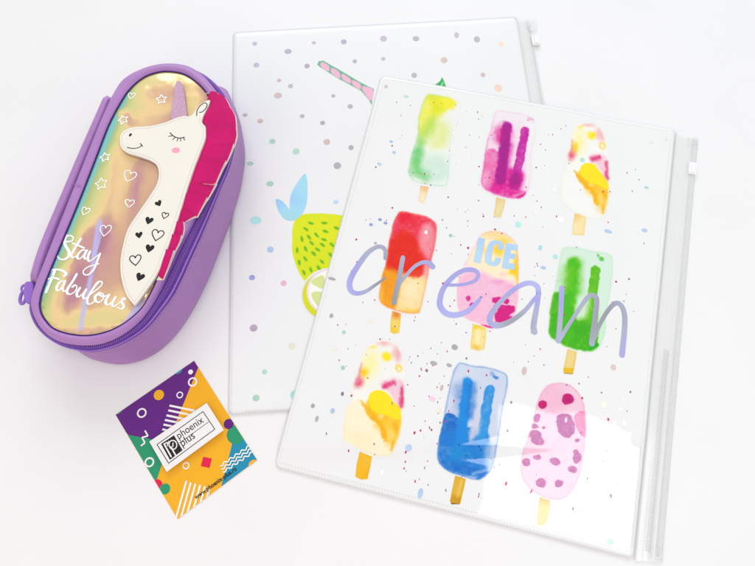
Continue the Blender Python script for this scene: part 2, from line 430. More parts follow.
def slider(parent, p, t, z, nm='zip_slider', L=5.0, Wd=3.4):
    t = np.array(t)/np.linalg.norm(t); nrm = np.array([-t[1], t[0]]); p = np.array(p)
    mb = MB(); rr = [(p+t*a*L+nrm*b*Wd) for a, b in resample([(-1, -.8), (-.9, -1), (.9, -1), (1, -.8), (1, .8), (.9, 1), (-.9, 1), (-1, .8)], 32)]
    mb.prism(rr, z-1.4, z+1.1, .5)
    rr = [(p+t*(a*L*.8)+nrm*(b*Wd*.45)) for a, b in resample([(-1, -1), (1, -1), (1, 1), (-1, 1)], 16)]
    mb.prism(rr, z+1.0, z+1.8, .3)
    return mb.build(nm, M['slider'], parent, False)
slider(back, W((535.5, 40), 2), rt, 1.9)
mb = MB(); mb.prism([W(p, 2) for p in catmull([(527, 20), (534, 19.5), (537, 24), (536, 30), (529, 30)], 5, True)], .2, 2.4, .4); mb.build('zip_end_cap', M['vinyl_rail'], back)

# foil dots on the back folder
zA = Z(220, 0, 5); zB = Z(220, 113, 5); zC = Z(220, 215, 5); zD = Z(220, 325, 5); zE = Z(430, 0, 5); zF = Z(340, 50, 5)
dots = [(zA((173, 218)), 2.6, 2.0, 'v'), (zA((340, 257)), 3.7, 2.5, 'v'), (zA((469, 214)), 2, 1.6, 'g'), (zA((619, 209)), 2.9, 2.5, 'v'), (zA((182, 325)), 3.0, 2.4, 'v'), (zA((435, 330)), 2.7, 2.4, 'v'),
        (zA((295, 402)), 2.2, 1.8, 'p'), (zA((353, 430)), 2.5, 2.2, 'g'), (zA((290, 477)), 3.9, 3.0, 'p'), (zA((566, 479)), 2, 1.7, 'g'), (zA((651, 532)), 2.7, 2.3, 'g'), (zA((674, 306)), 2.2, 2.1, 'v'),
        (zB((125, 10)), 2.4, 1.8, 'g'), (zB((201, 40)), 3, 2.3, 'p'), (zB((411, 15)), 2.4, 2.0, 'g'), (zB((513, 49)), 2.5, 2.2, 'g'), (zB((534, 144)), 3.4, 3.1, 'p'), (zB((655, 173)), 2.7, 2.6, 'g'), (zB((261, 142)), 3.2, 2.6, 'm'),
        (zB((380, 192)), 3.4, 3.2, 'm'), (zB((587, 263)), 3.8, 3.4, 'g'), (zB((151, 252)), 3.3, 2.1, 'm'), (zB((250, 354)), 3.8, 2.6, 'm'), (zB((579, 445)), 2.8, 2.0, 'b'), (zB((178, 537)), 5.6, 4.1, 'a'),
        (zC((252, 173)), 3.3, 3.2, 'b'), (zC((160, 313)), 3.1, 2.7, 'i'), (zC((318, 341)), 3.0, 2.9, 'k'), (zD((168, 15)), 3.9, 3.6, 'v'), (zD((360, 106)), 3.6, 3.6, 'c'), (zD((223, 234)), 2.8, 2.6, 'm'), (zD((180, 365)), 3.6, 3.4, 'm'), (zD((372, 350)), 4.2, 4.4, 'a'),
        (zE((133, 175)), 2.5, 2.8, 'g'), (zE((235, 196)), 3.1, 3.1, 'g'), (zE((355, 221)), 2.3, 2.3, 'o'), (zE((70, 300)), 3.4, 3.1, 'p'), (zE((265, 374)), 2.5, 2.3, 'p'), (zE((341, 440)), 3.8, 3.5, 'o'),
        (zF((216, 44)), 2.3, 1.9, 'g'), (zF((371, 126)), 2.8, 2.7, 'g'), ([(383.5, 38.5)], 3.4, 3, 'v'), ([(416, 38.5)], 3.3, 2.6, 'g')]
for (p,), rx, ry, k in dots:
    mb = MB(); c = W(p, BZ); e = W((p[0]+rx, p[1]), BZ); f = W((p[0], p[1]-ry), BZ)
    mb.disc(c, math.dist(c, e), zb_(0), 0, 22, math.dist(c, f)); mb.build('foil_dot', FM[k], back)
# lemon, leaf, lime, straw, sprig
inkb = attr_mat('printed_ink_matt', .25)
lem = zC((362, 60), (375, 20), (400, -2), (480, -12), (605, -2), (700, 30), (740, 110), (700, 230), (600, 320), (500, 350), (430, 335), (385, 265), (360, 180), (360, 110))
seeds = [(452, 36, 15), (520, 36, 5), (428, 68, 35), (526, 79, 20), (582, 61, 25), (482, 97, 45), (443, 107, 50), (519, 121, 20), (408, 117, 75), (457, 137, 40), (511, 147, 35), (560, 145, 40), (427, 167, 65), (385, 172, 88), (487, 171, 35), (467, 190, 40), (552, 197, 45), (425, 217, 50), (394, 234, 75), (509, 230, 45), (418, 285, 60), (453, 272, 70), (492, 262, 50)]
Ls = [('P', zC((365, 40), (420, 10), (600, 10), (600, 120), (430, 140), (370, 120)), (228, 234, 50), .5, 6)]
for x, y, a in seeds: Ls.append(('E', zC((x, y))[0], 3.0, 1.4, a, (120, 190, 50), .95, .5))
paint_sheet('lemon_print', lem, Ls, back, lambda x, y: bzf(x, y)+.04, inkb, .5, .4, (216, 227, 44), 1, 0, warp=.4, gran=.08)
leafm = MB()
leafm.sheet(WL(catmull(zB((425, 303), (436, 340), (436, 430), (420, 490), (385, 530), (355, 520), (349, 440), (365, 385), (400, 330)), 5, True), BZ), zb_(3))
leafm.sheet(WL(catmull(zB((278, 434), (310, 440), (345, 480), (352, 500), (375, 535), (330, 535), (295, 495)), 5, True), BZ), zb_(2))
leafm.build('foil_leaf', M['foil_leaf'], back)
lc = zC((555, 400))[0]
lime = [(lc[0]+30*math.cos(a), lc[1]+27*math.sin(a)) for a in np.linspace(0, 2*math.pi, 40, endpoint=False)]
Ll = [('E', lc, 28.6, 25.6, 0, (214, 220, 10), 1, .5), ('E', (lc[0]+4, lc[1]-3.5), 28.6, 24.6, 0, (236, 226, 234), 1, .4), ('E', (lc[0]+4.8, lc[1]-3.6), 27.2, 23.4, 0, (246, 246, 240), 1, .4),
      ('P', zC((455, 335), (490, 305), (520, 305), (515, 365)), (214, 226, 150), 1, .6), ('P', zC((455, 390), (510, 385), (500, 445), (480, 445)), (214, 226, 150), 1, .6)]
paint_sheet('lime_slice_print', lime, Ll, back, lambda x, y: bzf(x, y)+.10, inkb, .5, .4, (240, 238, 236), 1, .5, (215, 205, 215), warp=.1, gran=.05)
stw = [('P', zA((515, 305), (545, 325), (548, 352), (515, 332)), (238, 182, 208), 1, .6)]
strw = zA((492, 300), (515, 297), (600, 345), (700, 405), (770, 440), (758, 520), (745, 495), (705, 448), (600, 392), (500, 330), (486, 318))
stw = [('P', zA(*q), (240, 184, 210), 1, .5) for q in (((508, 303), (546, 326), (540, 350), (503, 326)), ((560, 333), (596, 355), (598, 386), (556, 358)), ((610, 362), (650, 388), (650, 412), (612, 392)), ((662, 394), (702, 414), (700, 440), (664, 420)), ((716, 424), (766, 444), (756, 500), (712, 446)))]
paint_sheet('straw_print', strw, stw, back, lambda x, y: bzf(x, y)+.04, inkb, .35, .35, (112, 182, 150), 1, 0, warp=.15, gran=.1, smoothline=False)
sprig = zF((460, 175), (490, 160), (500, 150), (512, 130), (525, 160), (530, 175), (545, 190), (560, 215), (470, 200))
paint_sheet('leaf_sprig_print', sprig, [('E', zF((512, 170))[0], .7, 3.5, 20, (210, 235, 215), .8, .4), ('E', zF((488, 176))[0], 3, .6, -20, (20, 130, 60), .8, .4)], back, lambda x, y: bzf(x, y)+.04, inkb, .35, .3, (60, 176, 90), 1, 0, smoothline=False)

# ---------------- front folder (ice cream)
fx, fy = W((480, 330))
front = thing('zip_folder', (fx, fy, 0), 'zip folder with nine watercolour ice lollies, lying on top of the lemon folder', 'folder', 'plastic zip folders')
FZ = 2.6
q = [W((381.5, 75), 3.4), W((676, 128.5), 2.6), W((633.5, 559.5), 1.7), W((274.5, 467), 1.7)]
cov, per = quad_grid(q, top_f, lambda x, y: .1+pxlift(x, y), 150, 180, 4, 'cover', M['cover'], front)
mb = MB(); mb.tube([(p[0], p[1], p[2]-.1) for p in per], .4, n=8, closed=True); mb.build('welded_edge', M['weld'], front, True)
# inner weld lines of the sleeve
def inset(per, d):
    P = ccw(per[:, :2]); return P-normals(P)*d
mb = MB()
for a, b in (((383.5, 84), (278.5, 464)), ((390, 80), (668, 131)), ((280, 463), (630, 552)), ((671, 137), (631, 551))):
    mb.ribbon(resample(WL([a, b], FZ), 60, False), .3, zprint(0))
mb.build('weld_line', M['seam'], front)
mb = MB()
for k in range(115): # serrated weld at the foot
    t = k/114; x = 286+t*342; y = 465.5+t*84.5
    mb.ribbon(WL([(x, y), (x-.4, y+2.2)], FZ), .35, zprint(0))
for k in range(64):
    t = k/63; x = 640.5-t*8.5; y = 448+t*100
    mb.ribbon(WL([(x-1.5, y+.8), (x+1.5, y-.8)], FZ), .35, zprint(0))
mb.build('weld_stitching', M['seam'], front)
# zip strip
si, so_ = (WL([(676.5, 131), (634.5, 560.5)], 1.5)), (WL([(698, 139), (662, 562)], 1.0))
mb = MB(); K = 90; prof = [(0, 0, .2), (0, 0, 1.5), (.08, 0, 1.75), (.30, 0, 1.2), (.55, 0, 1.3), (.62, 0, 2.1), (.70, 0, 2.2), (.76, 0, 1.4), (.90, 0, 1.5), (1, 0, 1.1), (1, 0, .2)]
V = []; F = []; n = len(prof)
for k in range(K+1):
    t = k/K; a = np.array(si[0])*(1-t)+np.array(si[1])*t; b = np.array(so_[0])*(1-t)+np.array(so_[1])*t
    for s_, _, z in prof: p = a*(1-s_)+b*s_; V.append((p[0], p[1], z+(.05*math.sin(t*23+s_*4) if 0 < s_ < 1 else 0)))
for k in range(K):
    for i in range(n-1): F.append((k*n+i, k*n+i+1, (k+1)*n+i+1, (k+1)*n+i))
mb.add(V, F); mb.build('zip_strip', M['vinyl'], front, True)
rl = lambda s_, t: np.array(si[0])*(1-s_)*(1-t)+np.array(si[1])*(1-s_)*t+np.array(so_[0])*s_*(1-t)+np.array(so_[1])*s_*t
mb = MB(); mb.tube([(*rl(.82, t), 1.35) for t in np.linspace(.01, .99, 80)], 1.15, n=10); mb.build('zip_rail', M['vinyl_rail'], front, True)
mb = MB(); mb.tube([(*rl(.97, t), .9) for t in np.linspace(.0, 1, 80)], .5, n=8); mb.tube([(*rl(.04, t), 1.55) for t in np.linspace(.0, 1, 80)], .35, n=8); mb.build('strip_edge', M['weld'], front, True)
mb = MB()
for k in range(120):
    t = .56+.42*k/119; p, r_ = rl(.36, t), rl(.56, t); mb.tube([(*p, 1.3), (*((p+r_)/2), 1.45), (*r_, 1.3)], .28, n=6)
mb.build('zip_teeth', M['vinyl'], front, True)
slider(front, rl(.84, .09), rl(.84, .2)-rl(.84, .0), 1.9, L=5.4, Wd=3.2)
for t0 in (.012, .985):
    mb = MB(); c = rl(.78, t0); mb.prism([c+np.array((a, b)) for a, b in resample([(-4.0, -3.5), (4.0, -3.5), (4.0, 3.5), (-4.0, 3.5)], 24)], .2, 2.0, .5); mb.build('zip_end_cap', M['vinyl_rail'], front)

# ---- watercolour lollies
def lolly(outline, layers, stick, sticklayers=(), stickbase=(232, 212, 150), seed=0, **kw):
    o_ = paint_sheet('lolly_print', outline, layers, front, zprint(1), M['ink'], seed=seed, **kw)
    paint_sheet('lolly_stick_print', stick, list(sticklayers), o_, zprint(0), M['ink'], base=stickbase, step=.45, soft=.5, warp=.4, edge=.35, edgecol=np.array(stickbase)*np.array([.93, .88, .7]), seed=seed+.5, smoothline=False)
    return o_
a, b = Z(375, 85, 7.95), Z(375, 145, 7.95)
lolly(a((430, 72), (520, 84), (610, 105), (660, 150), (650, 250), (620, 380))+b((600, 60), (592, 190), (580, 300), (550, 333), (440, 328), (320, 300), (275, 255), (263, 195), (290, 70))+a((335, 400), (340, 290), (365, 170), (400, 100)),
      [('P', a((430, 72), (600, 100), (640, 150), (560, 220), (430, 330), (350, 400), (340, 290), (380, 130)), (238, 234, 96), .95, 2.2),
       ('E', a((545, 140))[0], 11, 6, 10, (240, 236, 60), .9, 3), ('E', a((490, 190))[0], 6, 7, 30, (222, 226, 50), .8, 3), ('E', a((460, 100))[0], 5, 3, 10, (214, 222, 60), .8, 2.5),
       ('E', a((510, 400))[0], 11, 16, 8, (222, 232, 140), .8, 5), ('C', a((450, 300))[0], a((360, 440))[0], 5.5, (184, 220, 90), .8, 4),
       ('E', b((480, 70))[0], 9, 3.5, -10, (240, 244, 240), .9, 3),
       ('E', b((470, 190))[0], 16, 15, 0, (204, 230, 212), .9, 5), ('C', b((345, 60))[0], b((310, 200))[0], 5.5, (130, 208, 128), .95, 3.5), ('C', b((340, 215))[0], b((400, 255))[0], 4.0, (116, 204, 118), .8, 4),
       ('C', a((360, 460))[0], b((335, 120))[0], 4.0, (112, 204, 118), .55, 3), ('E', b((290, 215))[0], 2.6, 6, 0, (176, 222, 180), .7, 2)],
      b((362, 300), (430, 318), (415, 400), (385, 475), (345, 450), (352, 380)), [('E', b((395, 330))[0], 5, 5, 0, (236, 170, 120), .8, 4)], (246, 230, 196), seed=1,
      base=(244, 246, 236), basea=.55, soft=1.4, edge=.5, edgecol=(150, 215, 170), fadefn=lambda x, y: sstep((455-x)/14)+0*y)
a, b = Z(470, 105, 7.95), Z(470, 160, 7.95)
lolly(a((205, 50), (320, 55), (440, 72), (520, 120), (520, 240), (490, 400))+b((490, 120), (470, 220), (440, 280), (385, 312), (270, 300), (160, 262), (95, 215), (84, 150), (100, 60))+a((110, 420), (130, 300), (165, 180)),
      [('P', a((130, 375), (170, 350), (225, 375), (240, 470))+b((230, 60), (240, 250), (150, 250), (95, 200), (88, 140), (100, 60)), (232, 110, 172), .85, 1.0), ('C', b((120, 120))[0], b((105, 190))[0], 3, (244, 190, 215), .6, 3),
       ('P', b((190, 160), (300, 70), (410, 80), (430, 150), (410, 230), (435, 265), (400, 305), (270, 297), (170, 262)), (222, 48, 148), .9, 2.2),
       ('E', a((260, 240))[0], 9, 10, 10, (224, 62, 152), .85, 3.5), ('C', a((300, 330))[0], b((275, 60))[0], 5, (206, 40, 150), .7, 3),
       ('C', a((290, 175))[0], b((240, 160))[0], 5.0, (164, 16, 136), .95, 1.4), ('C', a((440, 205))[0], b((375, 100))[0], 4.2, (196, 54, 160), .95, .8), ('E', b((358, 165))[0], 6, 7.5, 10, (166, 22, 134), .95, 2),
       ('E', a((485, 115))[0], 3, 1.6, 35, (234, 160, 196), .9, 1), ('C', b((345, 285))[0], b((430, 262))[0], 1.2, (246, 170, 205), .7, 1), ('C', b((380, 302))[0], b((438, 272))[0], 1.4, (212, 40, 130), .9, 1)],
      b((207, 290), (285, 302), (270, 380), (244, 460), (184, 455), (198, 370)), [('E', b((235, 310))[0], 5, 4, 0, (226, 198, 130), .7, 3)], (236, 216, 168), seed=2,
      base=(243, 206, 228), basea=.8, soft=1.6, edge=.45, edgecol=(224, 90, 160), fadefn=lambda x, y: (.15+.85*sstep((532-x)/12))*(.25+.75*sstep((y-108)/40)))
a, b = Z(335, 335, 6.29), Z(335, 395, 6.29)
fo = a((240, 55), (320, 42), (385, 70), (420, 130), (440, 230), (436, 350))+b((430, 100), (415, 200), (385, 310), (340, 382), (240, 380), (120, 325), (55, 280), (52, 200), (75, 80), (110, 40))+a((110, 330), (150, 210), (190, 100))
fs = b((155, 355), (235, 375), (222, 450), (205, 530), (165, 533), (127, 515), (135, 440))
fl = [('P', b((70, 90), (120, 40), (170, 30), (260, 130), (320, 290), (370, 300), (340, 380), (240, 378), (120, 322), (58, 280), (55, 190)), (248, 238, 204), .85, .9), ('E', b((150, 270))[0], 12, 6, 20, (246, 224, 160), .4, 6),
      ('E', a((325, 135))[0], 5, 4.6, 0, (250, 226, 30), .95, 1.6), ('E', a((215, 190))[0], 8, 14, 12, (250, 240, 150), .8, 6), ('E', a((185, 240))[0], 3.2, 4.6, 10, (250, 200, 20), .95, 2), ('E', a((150, 300))[0], 4, 5, 20, (230, 90, 120), .85, 2.5), ('C', a((165, 185))[0], a((150, 280))[0], 1.2, (222, 100, 140), .6, 1.5),
      ('E', a((310, 55))[0], 6.5, 2.2, 0, (238, 170, 170), .8, 1.5), ('E', a((395, 115))[0], 4.4, 7, -5, (236, 150, 160), .75, 3), ('E', a((240, 78))[0], 3, 1.6, 0, (246, 226, 120), .9, 1),
      ('E', a((400, 208))[0], 3.6, 4.0, 0, (248, 208, 80), .9, 1), ('E', a((400, 210))[0], 1.8, 2.2, 0, (250, 244, 224), .9, .8),
      ('P', a((290, 310), (330, 280), (390, 275), (435, 320), (430, 470), (390, 450), (350, 370)), (240, 186, 206), .75, 2), ('C', a((310, 320))[0], a((365, 300))[0], 2.4, (222, 72, 122), .95, 1.5), ('C', a((423, 335))[0], a((418, 450))[0], 2.0, (224, 70, 120), .95, 1.4),
      ('P', b((200, 60), (260, 30), (380, 60), (418, 140), (412, 220), (370, 320), (330, 270), (290, 210)), (248, 190, 40), .9, 1.6),
      ('E', b((368, 235))[0], 8.5, 15, 4, (247, 200, 84), .8, 3.5), ('E', b((300, 180))[0], 9, 8, 30, (247, 196, 60), .7, 3), ('C', b((215, 60))[0], b((300, 150))[0], 3.0, (246, 180, 24), .7, 2),
      ('P', b((160, 35), (200, 70), (260, 140), (310, 200), (330, 290), (295, 270), (275, 190), (220, 150), (185, 90)), (244, 176, 20), .95, 1), ('E', b((375, 210))[0], 3.4, 5, 0, (240, 170, 10), .8, 2), ('E', b((350, 240))[0], 4, 6, 0, (248, 216, 120), .7, 2), ('E', b((288, 130))[0], 3.2, 4, 0, (250, 214, 120), .9, 1.3), ('C', b((370, 290))[0], b((355, 350))[0], .8, (240, 180, 40), .8, .8),
      ('P', a((205, 410), (235, 360), (285, 348), (335, 370), (375, 430), (415, 490), (400, 540), (330, 510), (240, 480)), (254, 226, 4), 1, .9)]
lolly(fo, fl, fs, [('E', b((180, 500))[0], 5, 6, 0, (242, 176, 16), .7, 4)], (244, 186, 50), seed=7, base=(250, 247, 230), basea=.75, soft=1.3, edge=.28, edgecol=(246, 220, 150), fadefn=lambda x, y: .35+.65*sstep((y-385)/25))
src = np.array([(380.3, 398.6), (384.3, 343.7), (361, 479), (401.5, 426.8), (350.5, 390)]); dst = np.array([(588.5, 171.6), (587.7, 124.8), (578.5, 235.8), (611.3, 192.6), (567, 160)])
Aff = np.linalg.lstsq(np.c_[src, np.ones(5)], dst, rcond=None)[0]
am = lambda p: tuple((np.array([p[0], p[1], 1])@Aff))
def map_layer(L):
    L = list(L); s_ = .88
    if L[0] == 'E': L[1] = am(L[1]); L[2] *= s_; L[3] *= s_
    elif L[0] == 'C': L[1] = am(L[1]); L[2] = am(L[2]); L[3] *= s_
    else: L[1] = [am(p) for p in L[1]]
    return tuple(L)
fl3 = [map_layer(L) for L in fl[2:]]
a, b = Z(555, 110, 7.95), Z(555, 170, 7.95)
lolly([am(p) for p in fo], fl3, b((155, 345), (248, 368), (240, 440), (232, 522), (150, 520), (133, 510), (140, 430)), [('E', b((165, 360))[0], 6, 5, 0, (240, 200, 120), .8, 4)], (246, 226, 170), seed=3, base=(250, 249, 240), basea=.4, soft=1.6, edge=.22, edgecol=(248, 236, 190))
a, b = Z(340, 200, 6.29), Z(340, 260, 6.29)
lolly(a((385, 72), (440, 80), (540, 105), (600, 145), (610, 200), (595, 300), (570, 400))+b((550, 120), (530, 220), (505, 320), (480, 338), (390, 332), (300, 300), (255, 270), (246, 220), (265, 90))+a((290, 390), (310, 250), (335, 150), (362, 92)),
      [('P', b((270, 60), (420, 90), (550, 110), (530, 220), (500, 330), (390, 330), (300, 300), (250, 265), (250, 200)), (246, 222, 150), .95, 1.5), ('P', b((275, 40), (400, 60), (380, 160), (350, 300), (290, 295), (250, 250), (255, 180)), (240, 152, 8), .95, 2), ('E', b((450, 200))[0], 9, 12, 5, (248, 232, 196), .7, 5), ('C', b((400, 325))[0], b((490, 325))[0], 1.6, (244, 190, 60), .8, 2.5), ('E', b((255, 220))[0], 2.4, 6, 0, (246, 200, 110), .7, 2),
       ('P', a((385, 74), (440, 82), (540, 108), (598, 150), (600, 240), (575, 400), (500, 480), (430, 470), (350, 420), (285, 400), (305, 290), (325, 180), (350, 105)), (232, 62, 82), .92, 1.6),
       ('P', a((320, 260), (400, 200), (470, 240), (510, 330), (520, 440), (470, 480), (400, 460), (340, 440), (284, 420), (300, 330)), (226, 56, 30), .95, 3), ('E', a((410, 110))[0], 10, 6, 12, (232, 44, 62), .7, 3),
       ('P', a((500, 200), (540, 150), (580, 160), (596, 250), (570, 370), (530, 350), (500, 280)), (242, 160, 172), .8, 2.5), ('C', a((545, 420))[0], a((545, 480))[0], 2.6, (244, 176, 176), .9, 2), ('E', b((480, 85))[0], 6, 3, 0, (232, 74, 60), .8, 1.5),
       ('C', a((362, 92))[0], a((345, 180))[0], 2.2, (236, 90, 120), .5, 2), ('E', a((541, 203))[0], 1.4, 2.3, 10, (244, 246, 250), 1, .4)],
      b((330, 310), (385, 325), (380, 400), (372, 460), (340, 466), (316, 455), (318, 380)), [('E', b((355, 335))[0], 5, 5, 0, (230, 120, 50), .85, 3), ('E', b((335, 445))[0], 3, 3, 0, (240, 196, 40), .7, 2)], (244, 212, 110), seed=4,
      base=(244, 150, 150), basea=.9, soft=1.0, edge=.35, edgecol=(236, 120, 90))
a, b = Z(430, 220, 6.29), Z(430, 275, 6.29)
lolly(a((320, 95), (380, 70), (440, 72), (500, 100), (545, 150), (556, 250), (556, 400))+b((556, 120), (545, 210), (520, 270), (460, 320), (380, 335), (300, 305), (210, 265), (172, 190), (168, 100))+a((175, 390), (215, 280), (265, 190)),
      [('P', a((300, 110), (380, 72), (440, 72), (540, 140), (556, 250), (556, 400), (480, 380), (350, 340), (250, 280), (260, 200)), (250, 234, 196), .95, 2.5), ('E', a((400, 90))[0], 12, 4.5, 5, (248, 212, 140), .8, 3),
       ('P', a((175, 400), (220, 330), (330, 330), (420, 380), (530, 400), (556, 460))+b((550, 200), (520, 270), (440, 325), (300, 305), (210, 265), (172, 190)), (242, 186, 214), .95, 3.0),
       ('E', a((450, 140))[0], 5, 2.5, 0, (250, 196, 30), .9, 2), ('E', a((430, 190))[0], 6, 6, 0, (250, 206, 60), .8, 2.5), ('P', a((495, 340), (520, 280), (545, 220), (556, 260), (556, 400), (530, 350)), (250, 200, 10), .95, 1.6), ('C', a((545, 160))[0], a((553, 380))[0], 1.4, (250, 210, 80), .7, 1.5), ('E', a((340, 190))[0], 2.4, 4, 0, (250, 214, 110), .8, 1.6), ('E', a((475, 125))[0], 7, 3, 10, (250, 214, 120), .8, 2),
       ('E', b((242, 148))[0], 2.6, 2.8, 0, (214, 44, 136), .95, .6), ('E', b((265, 190))[0], 2.4, 1.9, 0, (206, 50, 140), .95, .6),
       ('E', b((420, 155))[0], 4.8, 3.2, -10, (214, 30, 132), .95, .7), ('P', b((405, 190), (480, 190), (530, 195), (535, 225), (500, 250), (490, 290), (420, 295), (410, 250), (425, 225)), (212, 30, 130), .97, .7), ('E', b((480, 165))[0], 2.8, 2.8, 0, (214, 40, 134), .95, .7), ('E', b((505, 272))[0], 2.2, 2, 0, (214, 40, 134), .95, .6),
       ('C', b((320, 318))[0], b((385, 330))[0], 1.4, (216, 36, 110), .95, .8), ('E', a((430, 390))[0], 6, 2.6, 5, (240, 160, 200), .8, 1.5), ('E', a((460, 345))[0], 3, 2, 5, (246, 190, 190), .7, 1.5), ('E', a((500, 420))[0], 4, 2, 5, (240, 166, 204), .7, 1.6)],
      b((268, 310), (355, 325), (352, 400), (340, 470), (300, 478), (258, 465), (252, 440), (262, 370)), [('E', b((305, 325))[0], 6, 3, 0, (244, 206, 50), .9, 2), ('E', b((290, 455))[0], 3.4, 3, 0, (236, 188, 80), .8, 2), ('C', b((300, 350))[0], b((300, 430))[0], 1.6, (252, 246, 210), .6, 1.6)], (244, 222, 140), seed=5,
      base=(248, 224, 224), basea=.9, soft=.9, edge=.35, edgecol=(238, 170, 190))
a, b = Z(530, 240, 6.29), Z(530, 300, 6.29)
lolly(a((210, 50), (290, 45), (400, 70), (490, 85), (520, 120), (520, 220), (500, 350))+b((480, 100), (475, 200), (450, 270), (420, 315), (360, 328), (250, 305), (160, 260), (120, 220), (116, 140), (130, 30))+a((150, 320), (175, 180), (190, 90)),
      [('P', a((135, 350), (165, 325), (200, 330), (240, 360))+b((300, 130), (400, 60), (425, 100), (425, 280), (400, 320), (360, 326), (250, 303), (160, 258), (120, 218), (118, 130)), (74, 178, 4), .97, 1.0),
       ('C', a((270, 150))[0], b((230, 220))[0], 6.4, (78, 186, 10), .95, 2.2), ('C', a((235, 190))[0], a((220, 290))[0], 5, (130, 206, 90), .6, 4), ('C', a((300, 160))[0], a((290, 330))[0], 5, (84, 190, 40), .6, 4), ('C', a((410, 195))[0], b((370, 130))[0], 4.6, (96, 190, 30), .96, .9),
       ('P', a((330, 400), (360, 330), (380, 380), (360, 470))+b((345, 120), (310, 130), (300, 90)), (200, 230, 190), .75, 2), ('E', b((320, 180))[0], 8, 9, 0, (70, 172, 0), .7, 3), ('E', a((430, 100))[0], 1.6, 1.6, 0, (130, 206, 110), .9, .8), ('E', a((450, 122))[0], 3, 2, 25, (104, 198, 90), .9, .8),
       ('P', b((425, 100), (470, 80), (470, 210), (440, 265), (425, 220)), (200, 236, 200), .7, 3), ('C', b((370, 312))[0], b((425, 285))[0], 1.5, (50, 184, 40), .95, .8)],
      b((236, 302), (296, 316), (285, 390), (268, 468), (212, 462), (208, 440), (222, 370)), [('P', b((208, 430), (275, 435), (268, 468), (210, 462)), (238, 184, 20), .95, .5), ('C', b((212, 462))[0], b((266, 468))[0], .5, (70, 50, 20), .8, .4)], (234, 208, 130), seed=6,
      base=(206, 234, 212), basea=.85, soft=1.1, edge=.3, edgecol=(170, 220, 180))
a, b = Z(430, 355, 6.29), Z(430, 425, 6.29)
lolly(a((190, 48), (260, 65), (350, 75), (440, 98), (485, 130), (488, 200), (460, 330), (440, 480))+b((420, 150), (405, 240), (370, 310), (300, 348), (200, 325), (110, 290), (50, 230), (46, 160), (60, 60))+a((75, 440), (95, 330), (125, 180), (150, 90)),
      [('E', a((140, 400))[0], 6, 8, 10, (196, 200, 226), .7, 3), ('P', a((80, 420), (110, 370), (160, 385), (190, 430), (180, 560), (60, 560)), (44, 112, 196), .95, .8),
       ('P', b((62, 60), (180, 20), (340, 30), (380, 120), (370, 250), (330, 320), (220, 320), (110, 285), (52, 220), (50, 150)), (48, 126, 210), .9, 1.6),
       ('C', a((195, 220))[0], a((215, 380))[0], 7, (110, 150, 214), .7, 4), ('C', a((235, 175))[0], b((190, 120))[0], 5.2, (28, 138, 222), .97, 1.2), ('C', a((265, 200))[0], a((255, 380))[0], 4.5, (60, 120, 204), .6, 2.5), ('C', a((375, 220))[0], b((320, 100))[0], 5.0, (62, 150, 222), .97, .8),
       ('P', a((290, 340), (320, 330), (310, 480))+b((290, 70), (250, 110), (250, 40), (270, -20)), (206, 208, 226), .8, 1.6), ('E', b((180, 185))[0], 8, 10, 0, (24, 140, 212), .7, 4), ('E', b((290, 190))[0], 7, 10, 0, (36, 128, 210), .7, 4), ('E', b((200, 275))[0], 22, 5, 10, (34, 106, 194), .6, 3),
       ('P', b((370, 100), (430, 140), (405, 240), (370, 300), (345, 240), (350, 150)), (176, 200, 232), .7, 2.5), ('C', b((300, 338))[0], b((360, 300))[0], 1.6, (40, 110, 210), .9, 1), ('C', b((270, 310))[0], b((345, 285))[0], 1.2, (150, 186, 230), .8, 1),
       ('E', a((395, 125))[0], 2, 3, -30, (130, 164, 220), .8, 1), ('E', a((415, 143))[0], 3, 1.6, 20, (70, 130, 210), .9, .8)]
      + [('E', b(p)[0], .8, .8, 0, (30, 60, 140), .7, .4) for p in ((182, 125), (232, 190), (307, 135), (318, 155), (200, 300), (243, 20), (290, 215))],
      b((160, 316), (228, 336), (215, 400), (190, 500), (135, 500), (126, 480), (142, 400)), [('P', b((135, 445), (200, 455), (188, 500), (130, 497)), (196, 140, 24), .7, 1.5), ('C', b((135, 497))[0], b((180, 502))[0], .7, (50, 38, 20), .85, .5), ('C', b((200, 350))[0], b((175, 450))[0], 1.4, (238, 206, 110), .6, 1.4)], (222, 174, 60), seed=8,
      base=(196, 208, 230), basea=.85, soft=.8, edge=.5, edgecol=(90, 140, 210))
a, b = Z(505, 375, 6.29), Z(505, 450, 6.29)
sp9 = [(a((200, 272))[0], 3.4, 4.2), (a((188, 323))[0], 3.4, 2.4), (a((240, 335))[0], 1.7, 1.7), (a((188, 375))[0], 6.2, 4.4), (a((205, 415))[0], 6.6, 4.6), (a((452, 410))[0], 2, 1.6), (a((203, 517))[0], 4, 2.3), (b((135, 78))[0], 4, 3.8), (b((320, 73))[0], 5.4, 4.0), (b((430, 122))[0], 4.5, 3.6), (b((230, 208))[0], 5.2, 4.6), (b((340, 210))[0], 4.2, 3.8), (b((455, 50))[0], 4.6, 5.6), (b((445, 12))[0], 2.6, 2.4)]
